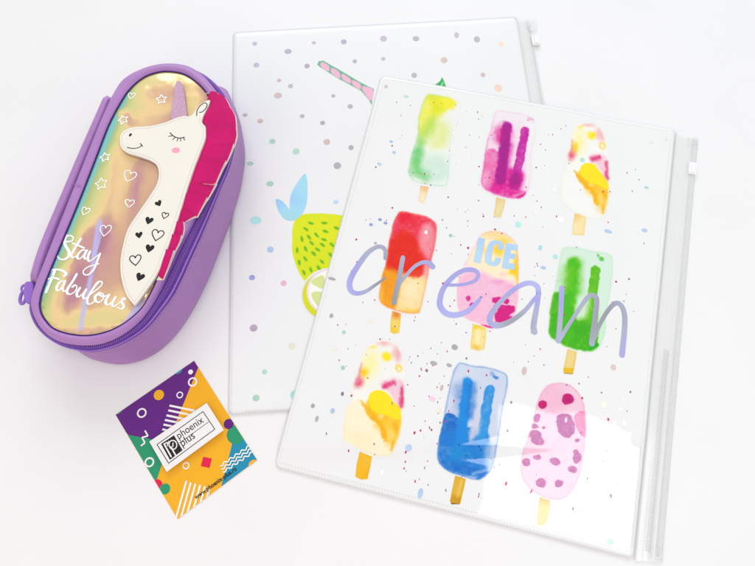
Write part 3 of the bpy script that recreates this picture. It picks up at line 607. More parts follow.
lolly(a((330, 48), (400, 60), (460, 110), (498, 190), (508, 300), (508, 390))+b((500, 20), (480, 140), (440, 240), (370, 310), (290, 312), (190, 270), (120, 200), (100, 120), (108, 20))+a((140, 400), (170, 300), (205, 160), (260, 70)),
      [('E', a((300, 150))[0], 14, 14, 0, (240, 178, 206), .6, 5), ('P', a((440, 240), (505, 240), (508, 385), (470, 370), (440, 300)), (226, 110, 164), .85, .8), ('E', a((235, 186))[0], 3.9, 4.0, 0, (196, 10, 110), 1, .6), ('E', a((392, 152))[0], 6.0, 5.8, 20, (196, 12, 116), 1, .8), ('E', a((392, 152))[0], 3.4, 3.0, 20, (172, 20, 110), .7, 1.5),
       ('P', a((330, 260), (400, 245), (430, 290), (438, 350), (400, 395), (350, 380), (325, 320)), (168, 62, 142), .95, .8), ('E', a((385, 280))[0], 1.2, 2.4, 20, (250, 235, 245), .9, .5), ('E', a((140, 388))[0], 2, 2, 0, (224, 80, 90), .8, .8)] +
      [('E', c, rx, ry, 10, (172, 66, 146), .93, .7) for c, rx, ry in sp9],
      b((222, 290), (288, 302), (284, 380), (265, 450), (240, 480), (212, 470), (204, 440), (212, 360)), [('E', b((250, 310))[0], 6, 4, 0, (222, 170, 90), .7, 3)], (232, 216, 150), seed=9,
      base=(241, 194, 214), basea=.92, soft=.7, edge=.4, edgecol=(232, 160, 190))

# ---- speckles and foil flecks
mb = MB(); mcol = [mat('magenta_speck', (196, 60, 120), .1), mat('grey_speck', (150, 130, 150), .1)]
rs = random.Random(11)
TLp, TRp, BRp, BLp = [np.array(p) for p in ((384, 80), (670, 132), (628, 545), (280, 462))]
rest = MB(); spk = []
for k in range(330):
    u, v = rs.random(), rs.random()
    v = v*.96+.02; u = u*.92+.04
    if rs.random() < .35: u = rs.gauss(.42, .12)
    p = (TLp*(1-u)+TRp*u)*(1-v)+(BLp*(1-u)+BRp*u)*v
    if any(((p[0]-a_)/17)**2+((p[1]-b_)/(38 if b_ > 200 else 33))**2 < 1 for a_, b_ in ((431, 142), (508, 158), (592, 165), (408, 268), (487, 282), (580, 298), (374, 400), (466, 420), (554, 440))) and rs.random() < .85: continue
    c = W(p, FZ); r = abs(rs.gauss(.42, .22))+.14
    spk.append((c, r*(.5+.5*rs.random()), 0 if rs.random() < .62 else 1, r*(1+.9*max(0, v-.6)*2), rs.uniform(-.5, .1)))
spk.sort(key=lambda q: -q[1]*q[3])
for k, (c, r, mi, ry, an) in enumerate(spk):
    mb = MB() if k < 99 else rest
    mb.disc(c, r, zprint(2), mi, 8, ry, an)
    if k < 99: mb.m = [0]*len(mb.m); mb.build('ink_speckle', mcol[mi], front)
tag(rest.build('ink_speckles', mcol, front), kind='stuff')

fl_ = [((406, 97), 3, 1.6, 'm'), ((386, 87), 1.8, 2.6, 'p'), ((391, 142), 2.2, 1.6, 'b'), ((394, 153), 2, 2, 'b'), ((380, 165), 2, 2, 'b'), ((380, 220), 2.0, 1.6, 'i'), ((371, 225), 2.1, 1.7, 'i'), ((385.5, 223.5), 2.2, 1.6, 'i'), ((375.5, 243.5), 1.6, 1.6, 'g'), ((450.5, 236), 2, 1.8, 'm'), ((332, 279), 4.2, 1.6, 'g'), ((331.5, 316), 2, 2.4, 'g'), ((344, 332.5), 2, 2, 'm'), ((370.5, 322), 2.2, 2.0, 'c'), ((334, 349), 3.5, 1.2, 'c'),
      ((313, 406), 2, 2.2, 'g'), ((317, 419), 1.6, 3, 'g'), ((332.7, 411), 2.2, 2.6, 'b'), ((343, 368), 2.2, 2.2, 'm'), ((433.5, 363.5), 3.6, 2.2, 'g'), ((449, 365.5), 2.8, 1.8, 'g'), ((454.5, 347.5), 3.2, 2.8, 'g'), ((524, 371), 2.4, 4.2, 'p'), ((613, 367.6), 2.7, 3, 'p'), ((441.6, 388), 1.6, 3, 'p'), ((432, 399), 3.4, 2.2, 'k'), ((438.5, 411), 2.4, 2.4, 'c'), ((408.5, 448), 3.2, 3.2, 'b'), ((420.5, 493.5), 2.4, 4.6, 'b'), ((382, 472), 1.5, 3, 'w'), ((518, 225), 3, 3.4, 'a'), ((554.5, 190.5), 3.2, 3.2, 'w'), ((560, 220), 3.6, 3.6, 'w'), ((535.5, 213.5), 2.4, 2.6, 'w'), ((540, 248), 2, 3, 'a'), ((555, 257), 2.6, 2.6, 'a'), ((543, 268), 3, 1.8, 'b'), ((608, 231.5), 4.4, 2.0, 'b'), ((645, 230), 3, 2.1, 'b'), ((582, 160.5), 2.6, 3, 'a'), ((482.5, 116), 2, 1.8, 'c'), ((647, 187), 2.4, 1.2, 'a'), ((652, 141.5), 1.8, 2.2, 'c'), ((667, 139), 1.6, 1.6, 'c'), ((603, 405), 2.8, 3, 'c'), ((620, 409), 1.6, 1.4, 'c'), ((614, 424), 2, 2.4, 'c'), ((624, 423.5), 2, 2.2, 'c'), ((626, 441.5), 3, 3.2, 'w'), ((611, 541.5), 3, 3, 'm')]
for p, rx, ry, k in fl_:
    m_ = MB(); c = W(p, FZ); m_.disc(c, rx/1.37, zprint(3), 0, 16, ry/1.37, -.3); m_.build('foil_fleck', FM[k], front)

# ---- lettering "ICE cream"
px1 = 1/1.37
mb = MB()
def stroke(mb, pts, wd, z, zl, closed=False, n=8, m=0, taper=None):
    P = catmull(pts, n, closed) if len(pts) > 2 else [tuple(p) for p in resample(pts, 24, False)]
    P = WL(P, zl); k = len(P)
    ww = wd if taper is None else np.interp(np.linspace(0, 1, k), np.linspace(0, 1, len(taper)), taper)*wd
    mb.ribbon(P, ww, z, m, closed)
sw = 4.45*px1
def letter(nm, strokes):
    mb = MB()
    for k, (pts, tp) in enumerate(strokes): stroke(mb, pts, sw, zprint(5+k*.5), FZ, taper=tp)
    return mb
lt = [
 [([(385.3, 258.8), (385.3, 250.9), (381.5, 247.2), (375.5, 247.9), (367, 254), (357.5, 266.8), (351.1, 277.9), (349.5, 285.9), (351.9, 291.8), (357.5, 293.7), (365.4, 291.8), (375, 285.6), (385.3, 278.3)], [.85, 1, 1, 1.25, 1.35, 1.3, 1, .8, .5])],
 [([(402.8, 258), (398.5, 281), (394, 303)], [1.1, 1.1, 1.2]), ([(397.5, 290), (399.6, 283.8), (406.8, 275), (414.7, 266.8), (422.7, 262.8), (429, 263.6), (432.5, 267)], [.9, .8, .8, .9, 1.2, 1.3])],
 [([(447, 285.4), (461.8, 284.9), (474, 281.4), (478, 275.6), (474.5, 270.9), (465, 270.4), (453.8, 276.4), (443.5, 288.4), (439.7, 301), (440.8, 307.8), (446.5, 313.8), (455.4, 315.3), (466.6, 312), (476.1, 303.6), (481, 297.3)], [.7, .75, .9, 1.1, 1.1, 1.2, 1.35, 1.4, 1.3, 1.1, .6])],
 [([(538.4, 294), (536.9, 286.5), (529, 283.2), (517.4, 287.2), (504.7, 297.6), (493.6, 310.5), (489.3, 319.5), (492.4, 325), (500, 325.4), (511.1, 321), (523.8, 311.6), (533.3, 300.4), (538.6, 294)], [1.2, 1.2, 1.1, 1.1, 1.25, 1.3, 1.3, 1.1, .9, .8]), ([(538.4, 296), (535.7, 311.6), (533.3, 326), (534.1, 332)], [1.0, 1.2, 1.3, 1.4])],
 [([(561.5, 288.5), (560.2, 315), (558, 341)], [1.2, 1.15, 1.2]), ([(558.5, 341.5), (568.2, 325.4), (582.5, 303.8), (588, 297), (593.2, 295.6), (596.2, 301), (594.4, 319.5), (591.4, 344)], [.9, .9, .95, 1.1, 1.2, 1.2, 1.3]), ([(591.6, 344.5), (596.8, 330.2), (604.7, 315), (612.7, 305), (618.6, 303.6), (623.4, 310), (624.8, 324), (621.8, 355)], [.9, .9, .95, 1.1, 1.2, 1.2, 1.3])]]
for st in lt: letter('foil_letter', st).build('foil_letter', M['foil_word'], front)
z3 = Z(430, 220, 6.29)
def flat(pts, z): 
    mb.sheet(WL(pts, FZ), z)
mb = MB(); flat(z3((303, 113), (345, 120), (318, 276), (271, 266)), zprint(5)); mb.build('foil_letter', M['foil_ice'], front)
mb = MB(); flat(z3((460, 190), (422, 184), (428, 160), (412, 152), (400, 165), (384, 245), (388, 264), (404, 262), (410, 238), (448, 244), (436, 278), (410, 294), (368, 286), (344, 266), (342, 234), (362, 160), (378, 138), (410, 128), (448, 138), (462, 162)), zprint(5)); mb.build('foil_letter', M['foil_ice'], front)
mb = MB(); flat(z3((476, 146), (552, 160), (546, 196), (508, 190), (504, 212), (538, 218), (532, 250), (498, 244), (493, 272), (534, 280), (528, 318), (450, 303)), zprint(5)); mb.build('foil_letter', M['foil_ice'], front)

# =================================================================== CARD
cx_, cy_ = W((186, 440))
card = thing('business_card', (cx_, cy_, 0), 'small purple, yellow and teal card with white name plate, below the pencil case', 'card')
cc = [(115.6, 414.8), (194, 360.8), (257, 460), (177.5, 519)]
CZ = .5
Q = ccw(WL(cc, CZ)); mb = MB(); mb.prism(Q, .05, CZ, 0); mb.build('card_stock', [mat('card_yellow', (243, 176, 10), .35)], card)
CM = [mat('card_purple', (104, 30, 132), .35), mat('card_green', (56, 152, 112), .35), mat('card_teal', (10, 144, 176), .35), mat('card_white', (246, 244, 242), .35), mat('card_red', (224, 44, 80), .35), mat('card_amber', (246, 178, 16), .35), mat('card_purple_dot', (98, 24, 128), .35)]
clipq = Q.tolist(); mb = MB()
lay = [0]
def cpoly(pts, m, mm=False):
    lay[0] += 1; p = clip_poly(pts if mm else WL(pts, CZ), clipq)
    if len(p) > 2: mb.sheet(p, CZ+.012+.006*lay[0], m)
def ccirc(c, r, m, ir=0):
    c_ = np.array(W(c, CZ)); r = r*px1; n = 28; A = [2*math.pi*k/n for k in range(n)]
    if not ir: cpoly([tuple(c_+r*np.array((math.cos(t), math.sin(t)))) for t in A], m, True)
    else:
        lay[0] += 1; P = [tuple(c_+(r-ir*px1/2)*np.array((math.cos(t), math.sin(t)))) for t in A]; mb.ribbon(P, ir*px1, CZ+.012+.006*lay[0], m, True)
def cline(p0, p1, wd, m):
    a, b = np.array(W(p0, CZ)), np.array(W(p1, CZ)); d = (b-a)/np.linalg.norm(b-a); nn = np.array([-d[1], d[0]])*wd*px1/2
    cpoly([tuple(a+nn), tuple(b+nn), tuple(b-nn), tuple(a-nn)], m, True)
cpoly([(110, 416), (194, 355), (198.2, 367.5), (183, 405), (172, 432), (160, 441), (150, 439), (128.4, 435)], 0)
cpoly([(120, 433), (128.4, 435), (150, 439), (168, 443), (161, 467), (155.5, 484), (140, 470)], 1)
cpoly([(232.4, 442.5), (240, 432), (262, 455), (262, 465), (221, 487), (225.5, 470)], 2)
ccirc((117, 408), 6, 1); ccirc((177.5, 369), 5, 2); ccirc((190.6, 372), 2.4, 3); ccirc((192.6, 382), 4.6, 3, 1.5); ccirc((179.8, 395), 3.3, 3, 1.1); ccirc((141.8, 413), 4.7, 3, 1.5); ccirc((158.9, 395), 5, 5); ccirc((149.4, 462.3), 4.6, 3, 1.5); ccirc((186, 465.8), 3.3, 3, 1.1)
ccirc((236, 434.5), 9, 1); ccirc((228.8, 424), 4.9, 6); ccirc((254, 465.5), 5.2, 5); ccirc((157, 485), 5, 4); ccirc((165, 489), 4.9, 1)
z = [(145, 430.6), (148, 436), (142, 437.6), (145, 442.8), (141, 446)]
for p0, p1 in zip(z, z[1:]): cline(p0, p1, 1.4, 3)
for x, y in ((298, 253), (292, 277), (283, 302), (275, 325), (268, 348), (262, 372)): cline((110+x/5, 355+y/5), (110+(x+125)/5, 355+(y+26)/5), 1.9, 3)
for p in ((186.5, 480.9), (190.9, 482.5), (195.5, 483.8), (200.3, 485), (205, 486.3), (209.5, 488.5)): cline(p, (p[0]-11.5, p[1]+41), 1.8, 3)
for k in range(3):
    pts = []
    for i in range(60):
        t = i/59; w_ = 1.0*math.sin(t*2*math.pi*5); pts.append((220.4+k*1.5+t*29+w_*.5, 465.8+k*3.1-t*19.5+w_*.95))
    pts = [p for p in WL(pts, CZ) if all(((b[0]-a[0])*(p[1]-a[1])-(b[1]-a[1])*(p[0]-a[0])) > .6 for a, b in zip(clipq, clipq[1:]+clipq[:1]))]
    lay[0] += 1; mb.ribbon(pts, 1.1*px1, CZ+.012+.006*lay[0], 3)
cs = np.array(W((206.4, 462.4), CZ)); 
cpoly([tuple(cs+3.1*math.sqrt(2)*np.array((math.cos(t), math.sin(t)))) for t in [math.radians(45-12+90*k) for k in range(4)]], 4, True)
mb.build('card_print', CM, card)
mb = MB(); text_mesh(mb, 'www.phoenix-plus.ru', W((196.0, 499.6), CZ), W((236.8, 470.0), CZ), CZ+.012+.006*(lay[0]+3), bold=.018, hscale=1.12); mb.build('web_address', mat('card_text', (40, 26, 24), .4), card)
# flat name plate design, lifted off the card to cast its drop shadow
PZ0, PZ = 3.0, 3.8
pl = ccw(WL([(149.2, 441.6), (206.6, 403), (223.8, 430), (166.6, 472)], PZ))
mb = MB(); mb.prism(pl, PZ0, PZ, .08)
pc = pl.mean(0); mb.prism(pc+(pl-pc)*.55, CZ+.25, PZ0, 0)
plate = mb.build('lifted_plate_design', mat('plate_design_white', (240, 238, 238), .35), card)
mb = MB(); zt = PZ+.02
bd = WL([(157, 444.6), (203, 411.6), (214.8, 429.2), (168.6, 463.3)], PZ)
for p0, p1 in zip(bd, bd[1:]+bd[:1]): mb.ribbon([p0, p1], .55, zt)
mb.ribbon(WL([(179.5, 443), (208.8, 421.8)], PZ), .4, zt)
text_mesh(mb, 'phoenix', W((179.0, 439.2), PZ), W((204.2, 421.8), PZ), zt, bold=.004, hscale=1.15)
text_mesh(mb, 'plus', W((182.6, 446.8), PZ), W((195.6, 437.6), PZ), zt, bold=.004, hscale=1.15)
mb.build('plate_lettering', M['black'], plate)
lq = [np.array(p) for p in WL([(161, 444), (174, 435.3), (182.6, 450.3), (169.9, 460)], PZ)]
LG = lambda u, v: tuple((lq[0]*(1-u)+lq[1]*u)*(1-v)+(lq[3]*(1-u)+lq[2]*u)*v)
mb = MB(); mb.sheet([LG(0, 0), LG(1, 0), LG(1, 1), LG(0, 1)], PZ+.02)
def lstroke(pts, wd, k): mb.ribbon([LG(*p) for p in pts], wd, PZ+.04+.015*k, 1)
lstroke([(.17, .10), (.17, .90)], 1.0, 0); lstroke([(.17, .13), (.34, .10), (.42, .2)], .8, 1)
lstroke([(.46, .45), (.46, .98)], .95, 2)
mb.ribbon([LG(.64+.25*math.cos(t), .42+.25*math.sin(t)) for t in np.linspace(0, 2*math.pi, 24, endpoint=False)], .75, PZ+.1, 1, True)
lstroke([(.30, .30), (.36, .18), (.52, .12)], .6, 3); lstroke([(.58, .50), (.70, .34)], .7, 4)
mb.build('plate_emblem', [M['black'], mat('emblem_white', (244, 242, 240), .35)], plate)

# =================================================================== PENCIL CASE
pcx, pcy = W((130, 215))
case = thing('pencil_case', (pcx, pcy, 0), 'lilac zip pencil case with a white unicorn patch on its iridescent lid', 'pencil case')
NR = 260
def ring(pts, z, n=NR): return resample(catmull(WL(pts, z), 8, True), n)
Zl = 44.0
rim_px = [(30, 303), (35, 283), (44, 260), (59, 222), (73, 187), (87, 152), (100, 120), (111, 96), (120, 81), (130, 73), (141, 68), (152, 64.5), (165, 62.5), (178, 63), (190, 66), (202, 74), (212, 84.5), (221, 98), (226, 112), (228, 128), (226, 145), (220, 163), (213, 181), (206, 196), (197, 213), (187, 232), (179, 247), (170, 266), (160, 288), (148, 310), (135, 325), (120, 336), (104, 343), (88, 345.5), (72, 344.5), (58, 341), (45, 333), (35, 320)]
win_px = [(39.5, 300), (43, 287), (53, 262), (66, 231), (80, 197), (96, 156), (108, 125), (119, 104), (129, 89), (143, 77), (158, 71.5), (172, 71), (185, 74), (197, 82), (207, 93), (214, 108), (217, 125), (215, 143), (209, 160), (202, 176), (195, 192), (187, 208), (177, 228), (169, 245), (163, 262), (156, 282), (144, 305), (130, 319), (116, 328), (103, 333), (90, 335.5), (78, 335.5), (64, 333), (52, 328), (43, 318), (39.5, 309)]
zo_px = [(31, 304), (38, 282), (47, 260), (60, 226), (74, 190), (88, 155), (101, 123), (112, 99), (122, 84), (132, 76), (143, 71), (153, 68), (166, 66), (180, 67), (194, 71), (208, 78), (221, 90), (230, 104), (234.5, 120), (235.5, 138), (233, 155), (228, 172), (220, 190), (209, 217), (200, 238), (191, 258), (182, 278), (172, 297), (160, 313), (146, 329), (130, 340), (112, 348), (92, 352), (75, 350), (60, 345), (46, 336), (36, 325), (31, 313)]
R_win = ring(win_px, 44); R_rim = ring(rim_px, 42.5); R_zo = ring(zo_px, 37)
def expand(P, d): P = np.array(P); return P+normals_cw(P)*d
def normals_cw(P):
    T = np.roll(P, -1, 0)-np.roll(P, 1, 0); T = T/(np.linalg.norm(T, axis=1)[:, None]+1e-9)
    A = np.sum(P[:, 0]*np.roll(P[:, 1], -1)-np.roll(P[:, 0], -1)*P[:, 1]); s_ = 1 if A > 0 else -1
    return np.stack([T[:, 1], -T[:, 0]], 1)*s_
# body outline: measured on the visible right and bottom, mirrored from the lid on the hidden left
left = WL([(62, 345), (47, 335), (37, 325), (31, 304), (38, 282), (47, 260), (60, 226), (74, 190), (88, 155), (101, 123), (112, 99), (122, 84), (134, 75), (150, 68.5), (168, 66)], 37)
left = [(p[0], p[1]) for p in left]
right = WL([(221, 86), (231, 100), (238, 116), (242, 133), (243.5, 150), (242, 166), (238.5, 185), (232.5, 205), (225.5, 225), (219, 243), (212, 261), (204, 280), (194, 300), (184, 317), (174, 331), (163, 343), (150, 353), (135, 360), (118, 363), (102, 361.5), (86, 357)], 13)
R_body = resample(catmull(left+right, 8, True), NR)
lift = lambda P, z: np.c_[P, np.full(len(P), z)]
lerp = lambda A, B, t: A*(1-t)+B*t
# body
R_zi = lerp(R_zo, expand(R_zo, 1.5), .5)
rings = []
for t, z in ((0, 36.2), (.06, 36.6), (.16, 35.6), (.4, 30), (.7, 22), (.92, 16), (1, 11.5), (1.0, 7)):
    rings.append(lift(lerp(R_zo, R_body, t), z))
rings += [lift(expand(R_body, -1), 3.0), lift(expand(R_body, -2.6), .8), lift(expand(R_body, -5), .1)]
def panel_noise(rings):
    for k, r in enumerate(rings[2:8]):
        r += np.c_[normals_cw(r[:, :2]), np.zeros(len(r))]*(.5*np.sin(np.arange(len(r))*.13+k*.7)*np.sin(np.arange(len(r))*.05))[:, None]
panel_noise(rings)
loft(rings[::-1], 'body', M['purple_side'], case, cap_bottom=True)
# seam stitching along the top of the body
mb = MB(); seam = lift(expand(lerp(R_zo, R_body, .20), .25), 35.0)
for i in range(0, NR, 1):
    a, b = seam[i], seam[(i+1) % NR]; mb.tube([a*.8+b*.2, a*.35+b*.65], .22, n=5)
mb.build('seam_stitching', M['teeth'], case)
# zipper: tape, coil
zt0 = lift(expand(R_rim, -1.2), 41.0); zt1 = lift(R_zo, 36.6)
zrings = [lift(expand(R_rim, -3), 38), zt0]+[lift(lerp(zt0[:, :2], zt1[:, :2], t), lerp(41.0, 36.6, t)+.9*math.sin(t*math.pi)+[0, -.5, 0, .4, 0, -.5, .1][k]) for k, t in enumerate((.12, .25, .4, .5, .62, .8, .92))]+[zt1]
tape = loft(zrings[::-1], 'zip_tape', M['tape'], case)
mb = MB()
for t, r in ((.16, .42), (.86, .75)):
    P = np.c_[lerp(zt0[:, :2], zt1[:, :2], t), np.full(NR, lerp(41, 36.6, t)+.75)]; mb.tube(P, r, n=8, closed=True)
mb.build('zip_piping', M['teeth'], tape, True)
mb = MB(); nt = 430
A0 = resample(lerp(zt0[:, :2], zt1[:, :2], .34), nt); A1 = resample(lerp(zt0[:, :2], zt1[:, :2], .50), nt); A2 = resample(lerp(zt0[:, :2], zt1[:, :2], .66), nt)
for i in range(nt):
    for (P, Qq, z0, z1) in ((A0, A1, 40.3, 39.9), (A1, A2, 39.9, 39.2)):
        a = np.array([*P[i], z0+.35]); j = i if P is A0 else i; b = np.array([*Qq[j], z1+.45]); off = (P[(i+1) % nt]-P[i])*(.0 if P is A0 else .5)
        a[:2] += off; b[:2] += off
        mid = (a+b)/2; mid[2] += .35; mb.tube([a, mid, b], .30, n=5)
mb.build('zip_teeth', M['teeth'], tape, True)
# rim piping
rr = []
for k in range(13):
    t = k/12; P = lerp(R_win, R_rim, t); zz = 43.2*(1-t)+41.3*t+2.6*math.sin(math.pi*min(1, t*1.02))**.6
    rr.append(lift(P, zz))
rr = [lift(expand(R_win, -.4), 41.5)]+rr+[lift(expand(R_rim, -.8), 40.0)]
loft(rr[::-1], 'rim', M['purple'], case)
mb = MB(); P = lift(expand(R_win, -.25), 43.5); mb.tube(P, .5, n=8, closed=True); mb.build('rim_lining', M['dark_tape'], case, True)
mb = MB(); mb.tube([(*W(p, z), z) for p, z in (((72, 184.5), 44.2), ((76, 184), 46.0), ((79, 185.5), 45.9), ((81.5, 187), 44.2))], .3, n=6); mb.build('rim_seam', M['purple_side'], case, True)

# hinge band on the left
ho = [(108.5, 90.5), (104, 91.5), (92, 118), (76, 154), (58, 196), (43, 231), (33.5, 256), (26.5, 281)]
ho = resample(catmull(ho[1:], 8), 60, False); hi_ = resample(catmull([(111, 93.5), (101, 119), (86, 154), (68, 197), (53, 232), (43.5, 257), (36, 283.5)], 8), 60, False)
V = []; F = []; n = 12
for i in range(60):
    a, b = np.array(W(ho[i], 39)), np.array(W(hi_[i], 42)); endf = min(1, min(i, 59-i)/2.0)**.5
    for k in range(n):
        t = k/(n-1); p = a*(1-t)+b*t; V.append((p[0], p[1], 34+(6.5+1.8*t)*endf*min(1, math.sin(math.pi*min(t*1.0+.02, .98))**.5+.25*(t > .5)*(1 if t < .99 else 0))))
for i in range(59):
    for k in range(n-1): F.append((i*n+k, i*n+k+1, (i+1)*n+k+1, (i+1)*n+k))
hb = obj('hinge_band', V, F, M['purple'], case, True)
# zip pull at the lower left corner
zp = MB()
c = np.array(W((30, 293), 36)); zp.prism(WL(catmull([(26, 283), (34, 284), (33, 300), (28, 304), (24.5, 296)], 5, True), 37), 30, 38.5, .8)
sl = zp.build('zip_slider', M['teeth'], case, True)
zp = MB(); c = np.array(W((23.2, 297.5), 33))
zp.tube([(c[0]+2.9*math.cos(t), c[1]+4.6*math.sin(t), 33+1.4*math.cos(t)) for t in np.linspace(0, 2*math.pi, 26, endpoint=False)], 1.15, n=8, closed=True)
c2 = np.array(W((24.5, 288.5), 34)); zp.tube([(c2[0]+1.8*math.cos(t), c2[1]+2.4*math.sin(t), 34.5) for t in np.linspace(0, 2*math.pi, 20, endpoint=False)], .8, n=8, closed=True)
zp.build('zip_pull', M['teeth'], sl, True)

# ---- iridescent window
def fold_z(px, py):
    z = 1.3*np.exp(-(((px-(117+.02*(200-py)))/9)**2))*np.exp(-((py-195)/48)**2)
    z = z+1.0*np.exp(-((px-(108-.42*(py-230)*.5)-0)/5)**2)*np.exp(-((py-275)/50)**2)
    z = z-.8*np.exp(-(((px-133)/6)**2))*np.exp(-((py-198)/26)**2)
    z = z+.5*(fbm(px/16, py/16)-.5)*2
    return z
Pn = R_win; cc_ = Pn.mean(0)
# medial segment for a smooth stadium-shaped grid
aA, aB = np.array(W((172, 118), 44)), np.array(W((84, 292), 44))
ab = aB-aA; tt = np.clip(((Pn-aA)@ab)/(ab@ab), 0, 1); Md = aA+tt[:, None]*ab
def unW(x, y, z):
    x = np.asarray(x); d = z-CAM_H
    cy = y*cp+d*sp; cz = -y*sp+d*cp   # rotate back by the pitch
    u, v = x/-cz, cy/-cz
    u, v = cr*u+sr*v, -sr*u+cr*v
    return 377.5+u*FOC, 283.0-v*FOC
NS = 70; V = []; fl = []
ss = np.linspace(0, 1, NS)**.8
for s_ in ss:
    P = Md+(Pn-Md)*s_; px_, py_ = unW(P[:, 0], P[:, 1], 44)
    e = np.clip((1-s_)/.1, 0, 1)
    zz = 42.9+1.4*(1-s_**2)+fold_z(px_, py_)*sstep((1-s_)/.25)
    cr_ = np.exp(-((s_-.93)/.05)**2)*np.clip((py_-240)/60, 0, 1)*.9*(fbm(px_/2.6, py_/2.6)-.5)*2
    zz = zz+cr_
    V.append(np.c_[P, zz])
    fl.append((px_, py_, np.full(len(P), s_)))
V = np.vstack(V); FX = np.concatenate([f[0] for f in fl]); FY = np.concatenate([f[1] for f in fl]); FS = np.concatenate([f[2] for f in fl])
# reflected colour zones of the film, painted in as one ramp value
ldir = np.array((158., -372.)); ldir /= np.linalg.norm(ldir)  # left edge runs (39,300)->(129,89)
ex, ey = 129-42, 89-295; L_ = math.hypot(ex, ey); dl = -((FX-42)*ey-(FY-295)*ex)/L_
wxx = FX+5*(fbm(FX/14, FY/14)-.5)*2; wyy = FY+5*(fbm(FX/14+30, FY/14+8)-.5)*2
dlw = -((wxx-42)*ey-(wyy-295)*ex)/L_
refl_hue = np.interp(dl+(dlw-dl)*.4*np.clip(dl/15, 0, 1), [0, 1.2, 2.6, 7, 14, 26, 50, 90], [-.02, .06, .14, .20, .27, .42, .52, .55])
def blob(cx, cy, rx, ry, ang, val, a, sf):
    global refl_hue
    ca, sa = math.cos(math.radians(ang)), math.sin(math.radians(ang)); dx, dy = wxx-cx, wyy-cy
    r = np.hypot((dx*ca+dy*sa)/rx, (-dx*sa+dy*ca)/ry); m_ = a*sstep(.5-(r-1)/(2*sf)); refl_hue = refl_hue*(1-m_)+val*m_
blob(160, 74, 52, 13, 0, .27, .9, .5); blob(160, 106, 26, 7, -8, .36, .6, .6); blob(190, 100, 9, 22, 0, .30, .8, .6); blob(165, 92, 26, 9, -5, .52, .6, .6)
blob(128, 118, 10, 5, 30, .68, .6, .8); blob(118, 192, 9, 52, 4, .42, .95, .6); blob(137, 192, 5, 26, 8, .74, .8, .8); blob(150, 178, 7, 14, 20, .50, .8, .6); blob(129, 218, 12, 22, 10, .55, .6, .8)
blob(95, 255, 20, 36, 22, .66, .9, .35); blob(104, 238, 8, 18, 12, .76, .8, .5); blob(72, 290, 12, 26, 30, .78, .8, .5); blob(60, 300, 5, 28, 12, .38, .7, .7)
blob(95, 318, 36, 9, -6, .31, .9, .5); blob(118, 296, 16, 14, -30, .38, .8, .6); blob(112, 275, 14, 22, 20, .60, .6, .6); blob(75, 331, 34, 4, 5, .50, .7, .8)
stk = in_poly(FX, FY, [(99, 217), (102, 222), (103.5, 230), (98, 250), (94, 275), (88, 302), (82, 330), (77, 331), (83, 302), (91, 268), (93, 245), (96, 226)]); streak = .85*sstep(.5-stk/2.2)*(.55+.7*fbm(FX/5, FY/7))  # violet reflection streaks painted into the film colour
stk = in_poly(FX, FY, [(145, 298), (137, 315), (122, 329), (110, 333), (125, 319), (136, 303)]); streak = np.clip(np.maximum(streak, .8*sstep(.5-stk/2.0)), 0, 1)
ed = np.clip((FS-.90)/.04, 0, 1)*np.clip((FX-105)/10, 0, 1)*np.clip((FY-255)/20, 0, 1); cval = .45+.5*(fbm(FX/2.0, FY/2.0+7)-.5); refl_hue = refl_hue*(1-ed)+cval*ed
n = NR; F = []
for k in range(NS-1):
    for i in range(n): j = (i+1) % n; F.append((k*n+i, (k+1)*n+i, (k+1)*n+j, k*n+j))
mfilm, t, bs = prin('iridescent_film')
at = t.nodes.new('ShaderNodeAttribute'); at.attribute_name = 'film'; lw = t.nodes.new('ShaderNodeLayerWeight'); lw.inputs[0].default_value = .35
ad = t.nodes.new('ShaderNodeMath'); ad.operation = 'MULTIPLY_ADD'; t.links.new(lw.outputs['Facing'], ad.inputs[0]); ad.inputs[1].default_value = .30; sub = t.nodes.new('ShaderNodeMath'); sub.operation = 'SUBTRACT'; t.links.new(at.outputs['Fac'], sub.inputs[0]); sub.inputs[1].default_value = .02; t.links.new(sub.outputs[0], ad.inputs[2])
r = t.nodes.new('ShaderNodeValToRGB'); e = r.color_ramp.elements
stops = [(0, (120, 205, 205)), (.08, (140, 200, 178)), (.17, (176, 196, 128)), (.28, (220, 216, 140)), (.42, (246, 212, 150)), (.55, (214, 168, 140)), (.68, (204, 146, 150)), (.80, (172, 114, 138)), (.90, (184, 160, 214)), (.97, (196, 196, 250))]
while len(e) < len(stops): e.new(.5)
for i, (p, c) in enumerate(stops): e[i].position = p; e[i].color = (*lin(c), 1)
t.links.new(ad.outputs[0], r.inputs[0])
a2 = t.nodes.new('ShaderNodeAttribute'); a2.attribute_name = 'painted_glint'; mx = t.nodes.new('ShaderNodeMix'); mx.data_type = 'RGBA'; t.links.new(a2.outputs['Fac'], mx.inputs[0]); t.links.new(r.outputs[0], mx.inputs[6]); mx.inputs[7].default_value = (*lin((192, 192, 250)), 1); t.links.new(mx.outputs[2], bs.inputs['Base Color'])
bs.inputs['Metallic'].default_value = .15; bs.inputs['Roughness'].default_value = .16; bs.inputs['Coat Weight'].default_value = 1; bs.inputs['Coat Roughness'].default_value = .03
window = obj('lid_window', V, F, mfilm, case, True, floats=refl_hue)
a2 = window.data.attributes.new('painted_glint', 'FLOAT', 'POINT'); a2.data.foreach_set('value', streak)
# nearest lid height for the white prints
def lidz(x, y):
    px_, py_ = unW(np.asarray(x), np.asarray(y), 44)
    i = np.argmin((V[:, 0]-float(x))**2+(V[:, 1]-float(y))**2); return float(V[i, 2])+.22

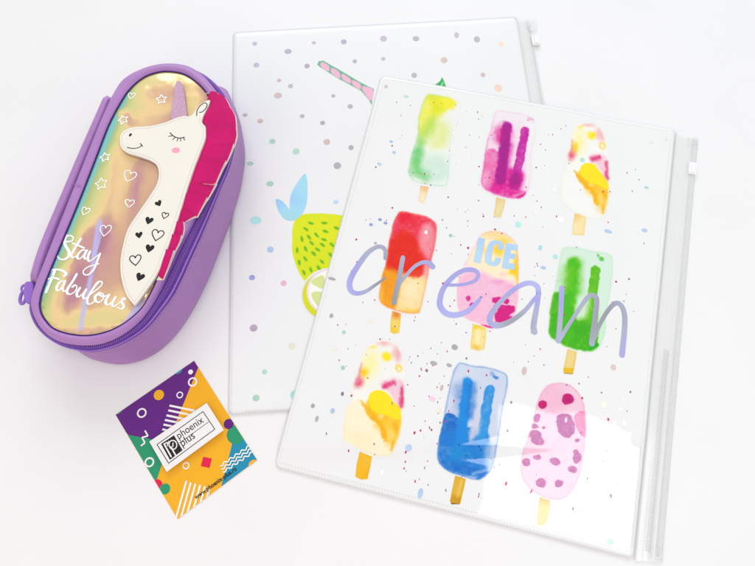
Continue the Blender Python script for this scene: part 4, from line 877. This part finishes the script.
# ---- white printed stars, hearts and words
HEART = [(0, .35), (.12, .62), (.38, .80), (.72, .76), (.92, .45), (.86, .08), (.55, -.38), (.1, -.85), (0, -.95), (-.1, -.85), (-.55, -.38), (-.86, .08), (-.92, .45), (-.72, .76), (-.38, .80), (-.12, .62)]
def shape(mb, base, c, r, ang, z, zl, wd=None, m=0, smooth=True):
    ca, sa = math.cos(math.radians(ang)), math.sin(math.radians(ang)); c_ = W(c, zl); r = r*px1*1.02
    P = [(c_[0]+r*(x*ca-y*sa), c_[1]+r*(x*sa+y*ca)) for x, y in base]
    if smooth: P = catmull(P, 4, True)
    if wd: mb.ribbon(P if smooth else resample(P, 60).tolist(), wd*px1, z, m, True)
    else: mb.sheet(P, z, m)
STAR = [(math.cos(math.radians(90+36*k))*(1 if k % 2 == 0 else .50), math.sin(math.radians(90+36*k))*(1 if k % 2 == 0 else .50)) for k in range(10)]
for c, r_, a_ in (((130.8, 94.8), 4, -8), ((129.6, 176), 6.4, -18), ((129.4, 203), 4.4, -5), ((84.6, 210.4), 4.4, -20), ((105.6, 230.6), 6.2, -5)):
    mb = MB(); shape(mb, HEART, c, r_, a_, lidz, 44.5, 1.0); mb.build('heart_print', M['white_ink'], case)
for c, r_, a_ in (((161.4, 99), 5.6, 8), ((122.8, 119.2), 5.4, 20), ((104.6, 156.6), 5.4, 15), ((101, 183.4), 6.4, 12)):
    mb = MB(); shape(mb, STAR, c, r_, a_, lidz, 44.5, 1.1, smooth=False); mb.build('star_print', M['white_ink'], case)
s1, s2 = Z(45, 215, 7.95), Z(40, 255, 7.95)
words = {'S': [s1((160, 150), (140, 160), (138, 185), (160, 205), (205, 205), (222, 180), (200, 160), (165, 165), (148, 195), (158, 240), (186, 285), (186, 325), (150, 350), (112, 345), (86, 318))],
 't': [s1((282, 188), (240, 255), (208, 315), (222, 338), (250, 325)), s1((215, 222), (262, 240), (310, 262))],
 'a': [s1((330, 285), (300, 278), (265, 308), (258, 340), (282, 345), (330, 290)), s1((332, 282), (312, 328), (325, 350), (345, 338))],
 'y': [s1((358, 292), (342, 335), (352, 368), (385, 350), (430, 318)), s1((442, 312), (420, 370), (392, 430), (350, 472), (312, 472), (306, 442), (350, 410), (435, 392))],
 'F': [s2((72, 128), (90, 112), (135, 112), (180, 125), (205, 148), (190, 165)), s2((112, 120), (84, 190), (62, 240), (42, 290)), s2((58, 185), (100, 178), (148, 190))],
 'a2': [s2((192, 208), (160, 208), (132, 248), (134, 280), (160, 272), (194, 215)), s2((196, 206), (178, 262), (190, 288), (215, 275))],
 'b': [s2((290, 152), (262, 205), (222, 262), (214, 298), (238, 312), (275, 292), (292, 258), (280, 238), (256, 252))],
 'u': [s2((316, 262), (292, 305), (300, 332), (330, 318), (362, 280)), s2((366, 276), (344, 322), (354, 348), (382, 335))],
 'l': [s2((382, 335), (440, 290), (490, 240), (492, 214), (466, 220), (420, 280), (382, 345), (382, 385), (404, 392), (436, 372))],
 'o': [s2((475, 302), (446, 328), (444, 365), (470, 376), (500, 350), (504, 316), (484, 302), (472, 314), (500, 330), (528, 322))],
 'u2': [s2((548, 316), (522, 360), (528, 392), (556, 386), (594, 340)), s2((598, 334), (572, 382), (580, 408), (606, 396))],
 's': [s2((606, 396), (640, 368), (668, 340), (672, 350)), s2((660, 345), (648, 372), (664, 404), (644, 428), (612, 412))]}
for k, sts in words.items():
    mb = MB()
    for i, p in enumerate(sts):
        P = WL(catmull(p, 5), 44.5); nn_ = len(P); tv = np.linspace(0, 1, nn_)
        T = np.gradient(np.array(P), axis=0); down = np.clip(-T[:, 1]/(np.linalg.norm(T, axis=1)+1e-9), 0, 1)
        mb.ribbon(P, (1.25+1.25*down)*px1*(1.25 if k in 'SF' else 1.05), lambda x, y, i=i: lidz(x, y)+.03*i)
    mb.build('white_letter', M['white_ink'], case)

# ---- unicorn patch
UZ = 48.0
m1, m2, m4, m6 = Z(60, 50, 5), Z(110, 80, 5), Z(110, 170, 5), Z(80, 255, 5)
neck = m1((298, 440), (306, 415), (325, 398), (370, 384), (450, 378), (520, 362), (580, 338), (620, 328), (655, 328), (680, 292), (712, 262), (748, 248), (742, 275), (708, 350), (726, 380), (727, 400))
neck += [(205.2, 138), (200, 152), (193.5, 169), (186.5, 190), (178.5, 216), (170.5, 239), (163, 258), (157.5, 272), (146, 290), (135, 304.5)]
neck += [(133, 304), (127, 296.5), (122.6, 285), (120.4, 273), (120.2, 260), (122.5, 246), (127.5, 229), (137, 214), (148, 198), (156, 185), (158.6, 175), (157, 166), (150.5, 160.5), (138.5, 156), (127, 152.5), (120.8, 147)]
def dense(pts, n=5):  # keep corners at ear tip and neck tip crisp
    return catmull(pts, n, True)
NK = resample(dense(neck), 240)
mb = MB(); mb.prism(WL(NK, UZ), UZ-2.4, UZ, .5, 0)
uni = mb.build('unicorn_patch', [M['white_leather']], case, False)
# stitching set in from the edge
Nm = ccw(WL(NK, UZ)); In = Nm-normals(Nm)*1.75
In = resample(In, 230); mb = MB()
for i in range(0, 230):
    a, b = In[i], In[(i+1) % 230]; pxx, pyy = unW((a[0]), (a[1]), UZ)
    if pyy < 118 and pxx > 190: continue
    if math.dist(a, b) < .3: continue
    mb.tube([(*(a*.8+b*.2), UZ+.03), (*(a*.3+b*.7), UZ+.03)], .14, n=5)
mb.build('stitching', M['thread'], uni)
U1 = lambda x, y: UZ+.05
mb = MB(); s_ = .9*px1
def ink(pts, wd, k=0, tp=None): stroke(mb, pts, wd*px1, UZ+.05+.02*k, UZ, taper=tp)
ink(m1((550, 414), (572, 433), (598, 440), (622, 436)), 1.0, 0)
for k, (p0, p1) in enumerate((((563, 428), (543, 432)), ((576, 436), (564, 448)), ((591, 440), (585, 455)), ((604, 440), (603, 455)), ((616, 438), (624, 450)))): ink(m1(p0, p1), .8, 1+k*.2)
mb.build('eyelashes', M['black'], uni)
mb = MB(); mb.disc(W((130.4, 134.8), UZ), 1.3*px1, UZ+.06, 0, 16, 1.9*px1, -.5); mb.build('nostril', M['black'], uni)
mb = MB(); ink(m1((336, 487), (365, 492), (395, 487), (410, 474)), .9, 0); ink(m1((402, 467), (413, 482)), .8, 1); mb.build('mouth', M['black'], uni)
mb = MB(); ink(m1((684, 328), (686, 300), (704, 276), (724, 264), (735, 272), (730, 290), (712, 308), (698, 312)), .95, 0); mb.build('ear_outline', M['black'], uni)
mb = MB(); mb.disc(W((175.8, 150.2), UZ), 4.1*px1, UZ+.05, 0, 28, 3.2*px1, -.05); mb.build('cheek', M['blush'], uni)
for c, r_, a_, wd in (((158.6, 203.4), 3.5, 30, 0), ((149, 220.6), 4.2, -15, 0), ((139, 235), 3.6, 10, 0), ((149.6, 248.4), 4.4, -12, 0), ((140, 277), 4.4, -20, 0), ((165, 215.4), 3.4, -15, .9), ((157.4, 235), 6.0, -12, 1.0), ((135.4, 260), 5.6, 8, 1.0)):
    mb = MB(); shape(mb, HEART, c, r_, a_, UZ+.05, UZ, wd or None); mb.build('black_heart', M['black'], uni)
# horn
hz = 47.2
hp = resample(catmull(m1((590, 153), (605, 160), (618, 200), (626, 260), (630, 345), (556, 345), (560, 280), (568, 210), (577, 165)), 5, True), 80)
mb = MB(); mb.prism(WL(hp, hz), hz-2.2, hz, .4); mb.build('horn', M['glitter'], case, False)
# mane: overlapping pleats with a felt backing edge
mo = m2((510, 58), (545, 66), (592, 106), (620, 150), (630, 200), (630, 240), (620, 320), (608, 328), (582, 405), (560, 440), (545, 482), (520, 530))+m4((520, 84), (492, 138), (478, 136), (430, 232), (412, 230), (370, 258), (362, 325), (322, 400), (262, 545), (232, 515))
mi_ = m2((500, 85), (470, 200), (490, 260), (468, 330), (440, 405), (410, 510))+m4((378, 115), (350, 200), (325, 260), (298, 325), (268, 400), (232, 515))
def along(pts, n): return resample(pts, n, False)
cuts = [((505, 60), (455, 195)), ((548, 70), (458, 200)), ((603, 140), (470, 214)), ((630, 237), (466, 262)), ((620, 320), (452, 345)), ((582, 405), (430, 408)), ((520, 528), (396, 512)), ]
cuts = [(m2(a)[0], m2(b)[0]) for a, b in cuts]+[(m4(a)[0], m4(b)[0]) for a, b in (((488, 138), (370, 112)), ((432, 232), (345, 195)), ((368, 258), (322, 262)), ((360, 326), (290, 326)), ((322, 402), (262, 400)), ((262, 546), (226, 520)))]
outer_mid = [m2((528, 58))[0], m2((578, 92))[0], m2((624, 178))[0], m2((632, 275))[0], m2((606, 352))[0], m2((556, 450))[0], m4((528, 68))[0], m4((468, 168))[0], m4((408, 238))[0], m4((368, 292))[0], m4((345, 362))[0], m4((292, 478))[0]]
mz = 46.3; mb = MB()
for k in range(len(cuts)-1):
    (o0, i0), (o1, i1) = cuts[k], cuts[k+1]; om = outer_mid[k]
    out_ = catmull([o0, om, o1], 8); nO = len(out_)
    inn = [(i0[0]*(1-t)+i1[0]*t, i0[1]*(1-t)+i1[1]*t) for t in np.linspace(0, 1, nO)]
    G = []; cols = 10
    bulge = .9
    for r_i in range(nO):
        t = r_i/(nO-1); zrow = mz+1.7*(1-t)**1.3-.5*t
        for c_i in range(cols):
            u = c_i/(cols-1); p = (inn[r_i][0]*(1-u)+out_[r_i][0]*u, inn[r_i][1]*(1-u)+out_[r_i][1]*u)
            x, y = W(p, mz); G.append((x, y, mz-.5+(zrow-mz+.5)*min(1, u*3)-.5*u*u+.12*math.sin(u*9+k)))
    Fq = []
    for r_i in range(nO-1):
        for c_i in range(cols-1): a = r_i*cols+c_i; Fq.append((a, a+cols, a+cols+1, a+1))
    mb.add(G, Fq, 0)
    # thickness: skirt round the pleat
    per_ = [c for c in range(cols)]+[r_i*cols+cols-1 for r_i in range(1, nO)]+[(nO-1)*cols+c for c in range(cols-2, -1, -1)]+[r_i*cols for r_i in range(nO-2, 0, -1)]
    Vt = [G[i] for i in per_]; Vb = [(v[0], v[1], v[2]-.9) for v in Vt]; q_ = len(per_)
    mb.add(Vt+Vb, [(i, (i+1) % q_, q_+(i+1) % q_, q_+i) for i in range(q_)], 1)
mane = mb.build('mane', [M['magenta'], M['felt']], case, False)
mb = MB(); op = []
for k in range(len(cuts)-1):
    op += catmull([cuts[k][0], outer_mid[k], cuts[k+1][0]], 6)[:-1]
op.append(cuts[-1][0])
oo = [(p[0]+.9, p[1]+.5) for p in op]; ii = [(p[0]-6, p[1]+1) for p in op]
mb.prism(WL(oo+ii[::-1], 45.2), 43.8, 45.1, 0); mb.build('mane_backing', M['felt'], mane)
bpy.context.view_layer.update()
